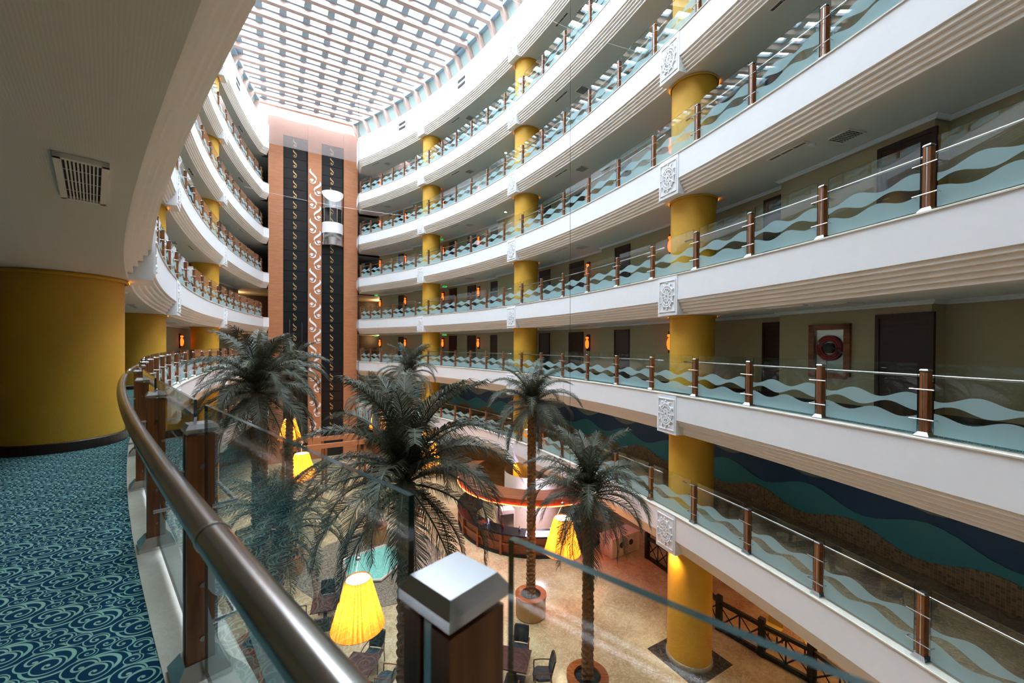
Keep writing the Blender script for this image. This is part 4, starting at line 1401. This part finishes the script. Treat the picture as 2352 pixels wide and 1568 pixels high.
# ------------------------------------------------------------------ curved bar
BC = (1.3, 23.6); BR = 4.32
def bar():
    t = empty('curved_bar', (0, 0, 0))
    a0, a1 = math.radians(150), math.radians(322)
    def seg(name, prof, mat, n=48):
        m = MB(); m.lathe([(BR + r, G + z) for r, z in prof], n, BC, 0, a0, a1); return m.build(name, mat, t)
    seg('plinth', [(.02, 0), (.02, .12), (-.05, .12)], M['black'])
    seg('front_panel', [(-.06, .10), (-.04, 1.0)], M['wood_bar'])
    seg('counter_top', [(-.75, 1.02), (.10, 1.02), (.10, 1.10), (-.75, 1.10)], M['black_panel'])
    seg('rail_moulding', [(0, .52), (.04, .52), (.04, .60), (0, .60)], M['wood_bar'])
    seg('back_side', [(-.75, 0), (-.75, 1.02)], M['wood_dark'])
    for i in range(10):
        a = a0 + (a1 - a0) * i / 9
        m = MB(); c, s_ = math.cos(a), math.sin(a)
        m.obox((BC[0] + BR * c, BC[1] + BR * s_), (c, s_), (-s_, c), .07, .06, G + 0, G + 1.02); m.build('pilaster', M['wood_bar'], t)
    # lit end section
    m = MB(); m.lathe([(BR + .11, G + 1.11), (BR - .5, G + 1.11)], 12, BC, 0, math.radians(262), math.radians(292)); m.build('lit_counter', M['violet'], t)
    tag(t, 'curved wooden bar counter with black top below the red neon canopy', 'bar')
    c_ = empty('bar_canopy', (0, 0, 0))
    zc = -6.25
    m = MB(); m.lathe([(BR - .25, zc), (BR + .05, zc), (BR + .05, zc + .35), (BR - .9, zc + .5)], 48, BC, 0, a0, a1); m.build('fascia_ring', M['wood_bar'], c_)
    m = MB(); m.tube([(BC[0] + (BR + .08) * math.cos(a0 + (a1 - a0) * i / 40), BC[1] + (BR + .08) * math.sin(a0 + (a1 - a0) * i / 40), zc + .03) for i in range(41)], .022, 6)
    m.build('neon_tube', M['neon'], c_)
    for a in (200, 240, 280, 315):
        r = math.radians(a)
        m = MB(); m.tube([(BC[0] + 1.6 * math.cos(r), BC[1] + 1.6 * math.sin(r), G + 2.0), (BC[0] + (BR - .3) * math.cos(r), BC[1] + (BR - .3) * math.sin(r), zc + .05)], .07, 6)
        m.build('strut', M['wood_bar'], c_)
    m = MB(); m.lathe([(1.7, G), (1.7, zc + .5)], 32, BC); m.build('white_core', M['cream_box'], c_, smooth=True)
    tag(c_, 'round bar canopy edged with red-orange neon on wooden struts', 'bar canopy')
    # things on the counter
    rnd = random.Random(5)
    cols = [M['leaf_green'], M['gold'], M['violet'], M['red'], M['steel']]
    nm = ['green', 'golden', 'violet', 'red', 'silver']
    for i in range(5):
        a = math.radians(205 + i * 13)
        bt = MB(); bt.lathe([(0, 0), (.045, 0), (.045, .16), (.015, .22), (.015, .29), (0, .29)], 10)
        o = bt.build('bottle', cols[i], smooth=True, loc=(BC[0] + (BR - .4) * math.cos(a), BC[1] + (BR - .4) * math.sin(a), G + 1.10))
        tag(o, 'small %s bottle standing on the black bar counter' % nm[i], 'bottle', 'bottles on the bar counter')
    tr = MB(); tr.obox((BC[0] + (BR - .35) * math.cos(3.95), BC[1] + (BR - .35) * math.sin(3.95)), (.7, .7), (-.7, .7), .3, .18, G + 1.10, G + 1.17)
    tag(tr.build('fruit_tray', M['wood_bar']), 'shallow wooden tray on the black bar counter', 'tray')
    fr = MB(); fr.box(-.4, .4, -.3, .3, 0, .95)
    f0 = empty('bar_fridge', (-.3, 21.6, G), .3)
    MB().box(-.42, .42, -.32, .32, 0, 1.5).build('cabinet_body', M['cream_box'], f0)
    MB().box(-.36, .36, -.34, -.32, .1, 1.3).build('glass_door', M['steel'], f0)
    tag(f0, 'pale back-bar fridge behind the curved counter', 'fridge')
bar()
nl = bpy.data.lights.new('bar_light', 'POINT'); nl.energy = 60; nl.color = (.8, .75, 1); nl.shadow_soft_size = .3
no_ = bpy.data.objects.new('bar_light', nl); COL.objects.link(no_); no_.location = (1.5, 21.0, G + 2.2)

# white cabinets
def cabinet(x, y, rz, label):
    t = empty('white_cabinet', (x, y, G), rz)
    W, D, Hh = .95, .42, .92
    MB().box(-W, W, -D, D, 0.05, Hh).build('carcass', M['cream_box'], t)
    MB().box(-W - .02, W + .02, -D - .02, D + .02, Hh, Hh + .03).build('top_board', M['cream_box'], t)
    MB().box(-W + .02, W - .02, -D + .03, D - .03, 0, .05).build('plinth', M['cream_box'], t)
    for sx_ in (-1, 1):
        d = MB().box(min(sx_ * .03, sx_ * (W - .04)), max(sx_ * .03, sx_ * (W - .04)), -D - .018, -D, .12, Hh - .06).build('door', M['cream_box'], t)
        k = MB(); k.tube([(sx_ * .32, -D - .018, .55), (sx_ * .32, -D - .03, .55)], .14, 24); k.build('round_handle', M['wood_dark'], d)
    tag(t, label, 'cabinet', 'cream cabinets before the mezzanine')
cabinet(5.45, 20.1, .55, 'cream cabinet with two round dark handles, right of the near palm trunk')
cabinet(3.0, 20.6, .55, 'cream cabinet partly hidden behind the near palm trunk')

# reception pergola at the foot of the tower
t = empty('wooden_pergola', (-13.6, 29.2, G), PI / 6)
for x in (-2.6, 0, 2.6):
    for y in (-1.2, 1.2):
        MB().box(x - .08, x + .08, y - .08, y + .08, 0, 3.0).build('upright', M['wood_bar'], t)
for y in (-1.2, 1.2): MB().box(-2.8, 2.8, y - .1, y + .1, 3.0, 3.3).build('beam', M['wood_tower'], t)
for x in (-2.7, 2.7): MB().box(x - .1, x + .1, -1.3, 1.3, 3.0, 3.29).build('cross_beam', M['wood_tower'], t)
tag(t, 'open wooden frame pavilion at the foot of the lift tower', 'pergola')

# restaurant under the right mezzanine: dark trellis railing, terracotta floor, yellow chairs
fp = [Vector(v_) for v_ in ((6.6, 19.4), (7.15, 18.1), (7.35, 16.2), (7.55, 14.5), (8.35, 13.3), (9.2, 12.2), (9.6, 10.6), (9.7, 8.8))]
m = MB(); poly = [(p.x + .05, p.y + .03) for p in fp] + [(15.5, 8.8), (15, 19.4)]
m.prism(poly, G + .001, G + .012); struct(m.build('floor_restaurant', M['terracotta']), 'terracotta tiled restaurant floor')
def trellis(a, b, lab):
    t = empty('trellis_railing', (a.x, a.y, G), math.atan2((b - a).y, (b - a).x))
    L = (b - a).length
    MB().box(0, L, -.06, .06, .95, 1.07).build('top_rail', M['black'], t)
    MB().box(0, L, -.05, .05, 0.0, .16).build('bottom_rail', M['black'], t)
    MB().box(-.09, .09, -.09, .09, 0, 1.25).build('post', M['black'], t)
    n = max(1, round(L / .9)); x = MB()
    for i in range(n):
        x0, x1 = L * i / n, L * (i + 1) / n
        x.tube([(x0, 0, .16), (x1, 0, .95)], .025, 4); x.tube([(x0, 0, .95), (x1, 0, .16)], .025, 4); x.tube([(x1, 0, .16), (x1, 0, .95)], .03, 4)
    x.build('cross_lattice', M['black'], t)
    tag(t, lab, 'railing', 'dark trellis railings of the restaurant')
nmz = ['farthest bay by the cabinets', 'second bay from the cabinets', 'bay behind the nearest column', 'bay just right of the nearest column', 'bay with a chair behind, right of the column', 'bay next to the frame corner', 'last bay out towards the camera']
for i in range(len(fp) - 1): trellis(fp[i], fp[i + 1], 'dark wooden trellis railing, ' + nmz[i])
def ychair(x, y, rz, lab, first=[None]):
    if first[0] is None:
        t = empty('restaurant_chair')
        MB().box(-.25, .25, -.25, .25, .4, .5).build('seat', M['yellow_cloth'], t)
        b = MB(); b.add([(-.24, -.22, .5), (.24, -.22, .5), (.22, -.34, 1.05), (-.22, -.34, 1.05), (-.24, -.28, .5), (.24, -.28, .5), (.22, -.40, 1.05), (-.22, -.40, 1.05)],
              [(0, 1, 2, 3), (4, 7, 6, 5), (0, 4, 5, 1), (1, 5, 6, 2), (2, 6, 7, 3), (3, 7, 4, 0)]); b.build('backrest', M['yellow_cloth'], t)
        for a in (-1, 1):
            for b_ in (-1, 1): MB().box(a * .22 - .02, a * .22 + .02, b_ * .22 - .02, b_ * .22 + .02, 0, .4).build('leg', M['wood_dark'], t)
        first[0] = t; o = t
    else: o = copy_tree(first[0])
    o.location = (x, y, G + .012); o.rotation_euler = (0, 0, rz)
    tag(o, lab, 'chair', 'yellow restaurant chairs')
ychair(9.1, 13.9, 2.2, 'yellow cloth chair behind the trellis, nearest the column')
ychair(9.9, 13.0, 1.2, 'yellow cloth chair behind the trellis, second from the column')
ychair(10.4, 11.9, 1.0, 'yellow cloth chair behind the trellis by the frame corner')
rl = bpy.data.lights.new('restaurant_light', 'AREA'); rl.size = 3; rl.energy = 40; rl.color = (1, .62, .3)
ro_ = bpy.data.objects.new('restaurant_light', rl); COL.objects.link(ro_); ro_.location = (11, 13, -5.2)

# warm downlights under the mezzanine by the columns
for (side, s, nm) in (COLS[1], COLS[2], COLS[3]):
    p = PF[side](s, -.05)
    L_ = bpy.data.lights.new('column_spot', 'SPOT'); L_.energy = 45; L_.color = (1, .68, .3); L_.spot_size = 1.5; L_.spot_blend = .8; L_.shadow_soft_size = .05
    o = bpy.data.objects.new('column_spot', L_); COL.objects.link(o); o.location = (p.x, p.y, -H - 1.30)
    q_ = PF[side](s, .5) - p
    o.rotation_euler = Vector((q_.x, q_.y, -1.2)).to_track_quat('-Z', 'Y').to_euler()

# warm light in the lift lobbies on the low floors
for k in (-1, 0, 1):
    for a in (-6.5, 6.5):
        L_ = bpy.data.lights.new('lobby_glow', 'POINT'); L_.energy = 40; L_.color = (1, .6, .25); L_.shadow_soft_size = .1
        o = bpy.data.objects.new('lobby_glow', L_); COL.objects.link(o); p = T(a, -4.5); o.location = (p.x, p.y, k * H + 2.1)

# ------------------------------------------------------------------ suspension wires and light strings
def wire(name, pts_, r, mat, lab, grp=None):
    m = MB(); m.tube(pts_, r, 5)
    tag(m.build(name, mat), lab, 'cable', grp)
wire('suspension_cable', [(-9.65, 25.3, 21.5), (-9.65, 25.3, -5.5)], .012, M['black'], 'thin dark vertical cable hanging right of the lift tower')
wire('suspension_cable', [(1.9, 14.0, 21.5), (2.05, 13.9, -6)], .006, M['black'], 'thin dark vertical cable hanging before the middle of the right gallery')
def cat(a, b, sag, n=24):
    a, b = Vector(a), Vector(b)
    return [a.lerp(b, i / n) + Vector((0, 0, -sag * 4 * (i / n) * (1 - i / n))) for i in range(n + 1)]
wire('light_string', cat((-18.6, 28.0, 12.4), (-5.9, 28.0, 10.3), .25), .007, M['motif'], 'pale drooping string crossing before the lift car')
wire('light_string', cat((-.6, 15.0, 14.6), (5.1, 15.0, 12.3), .3), .005, M['motif'], 'pale thin string high before the upper right galleries')
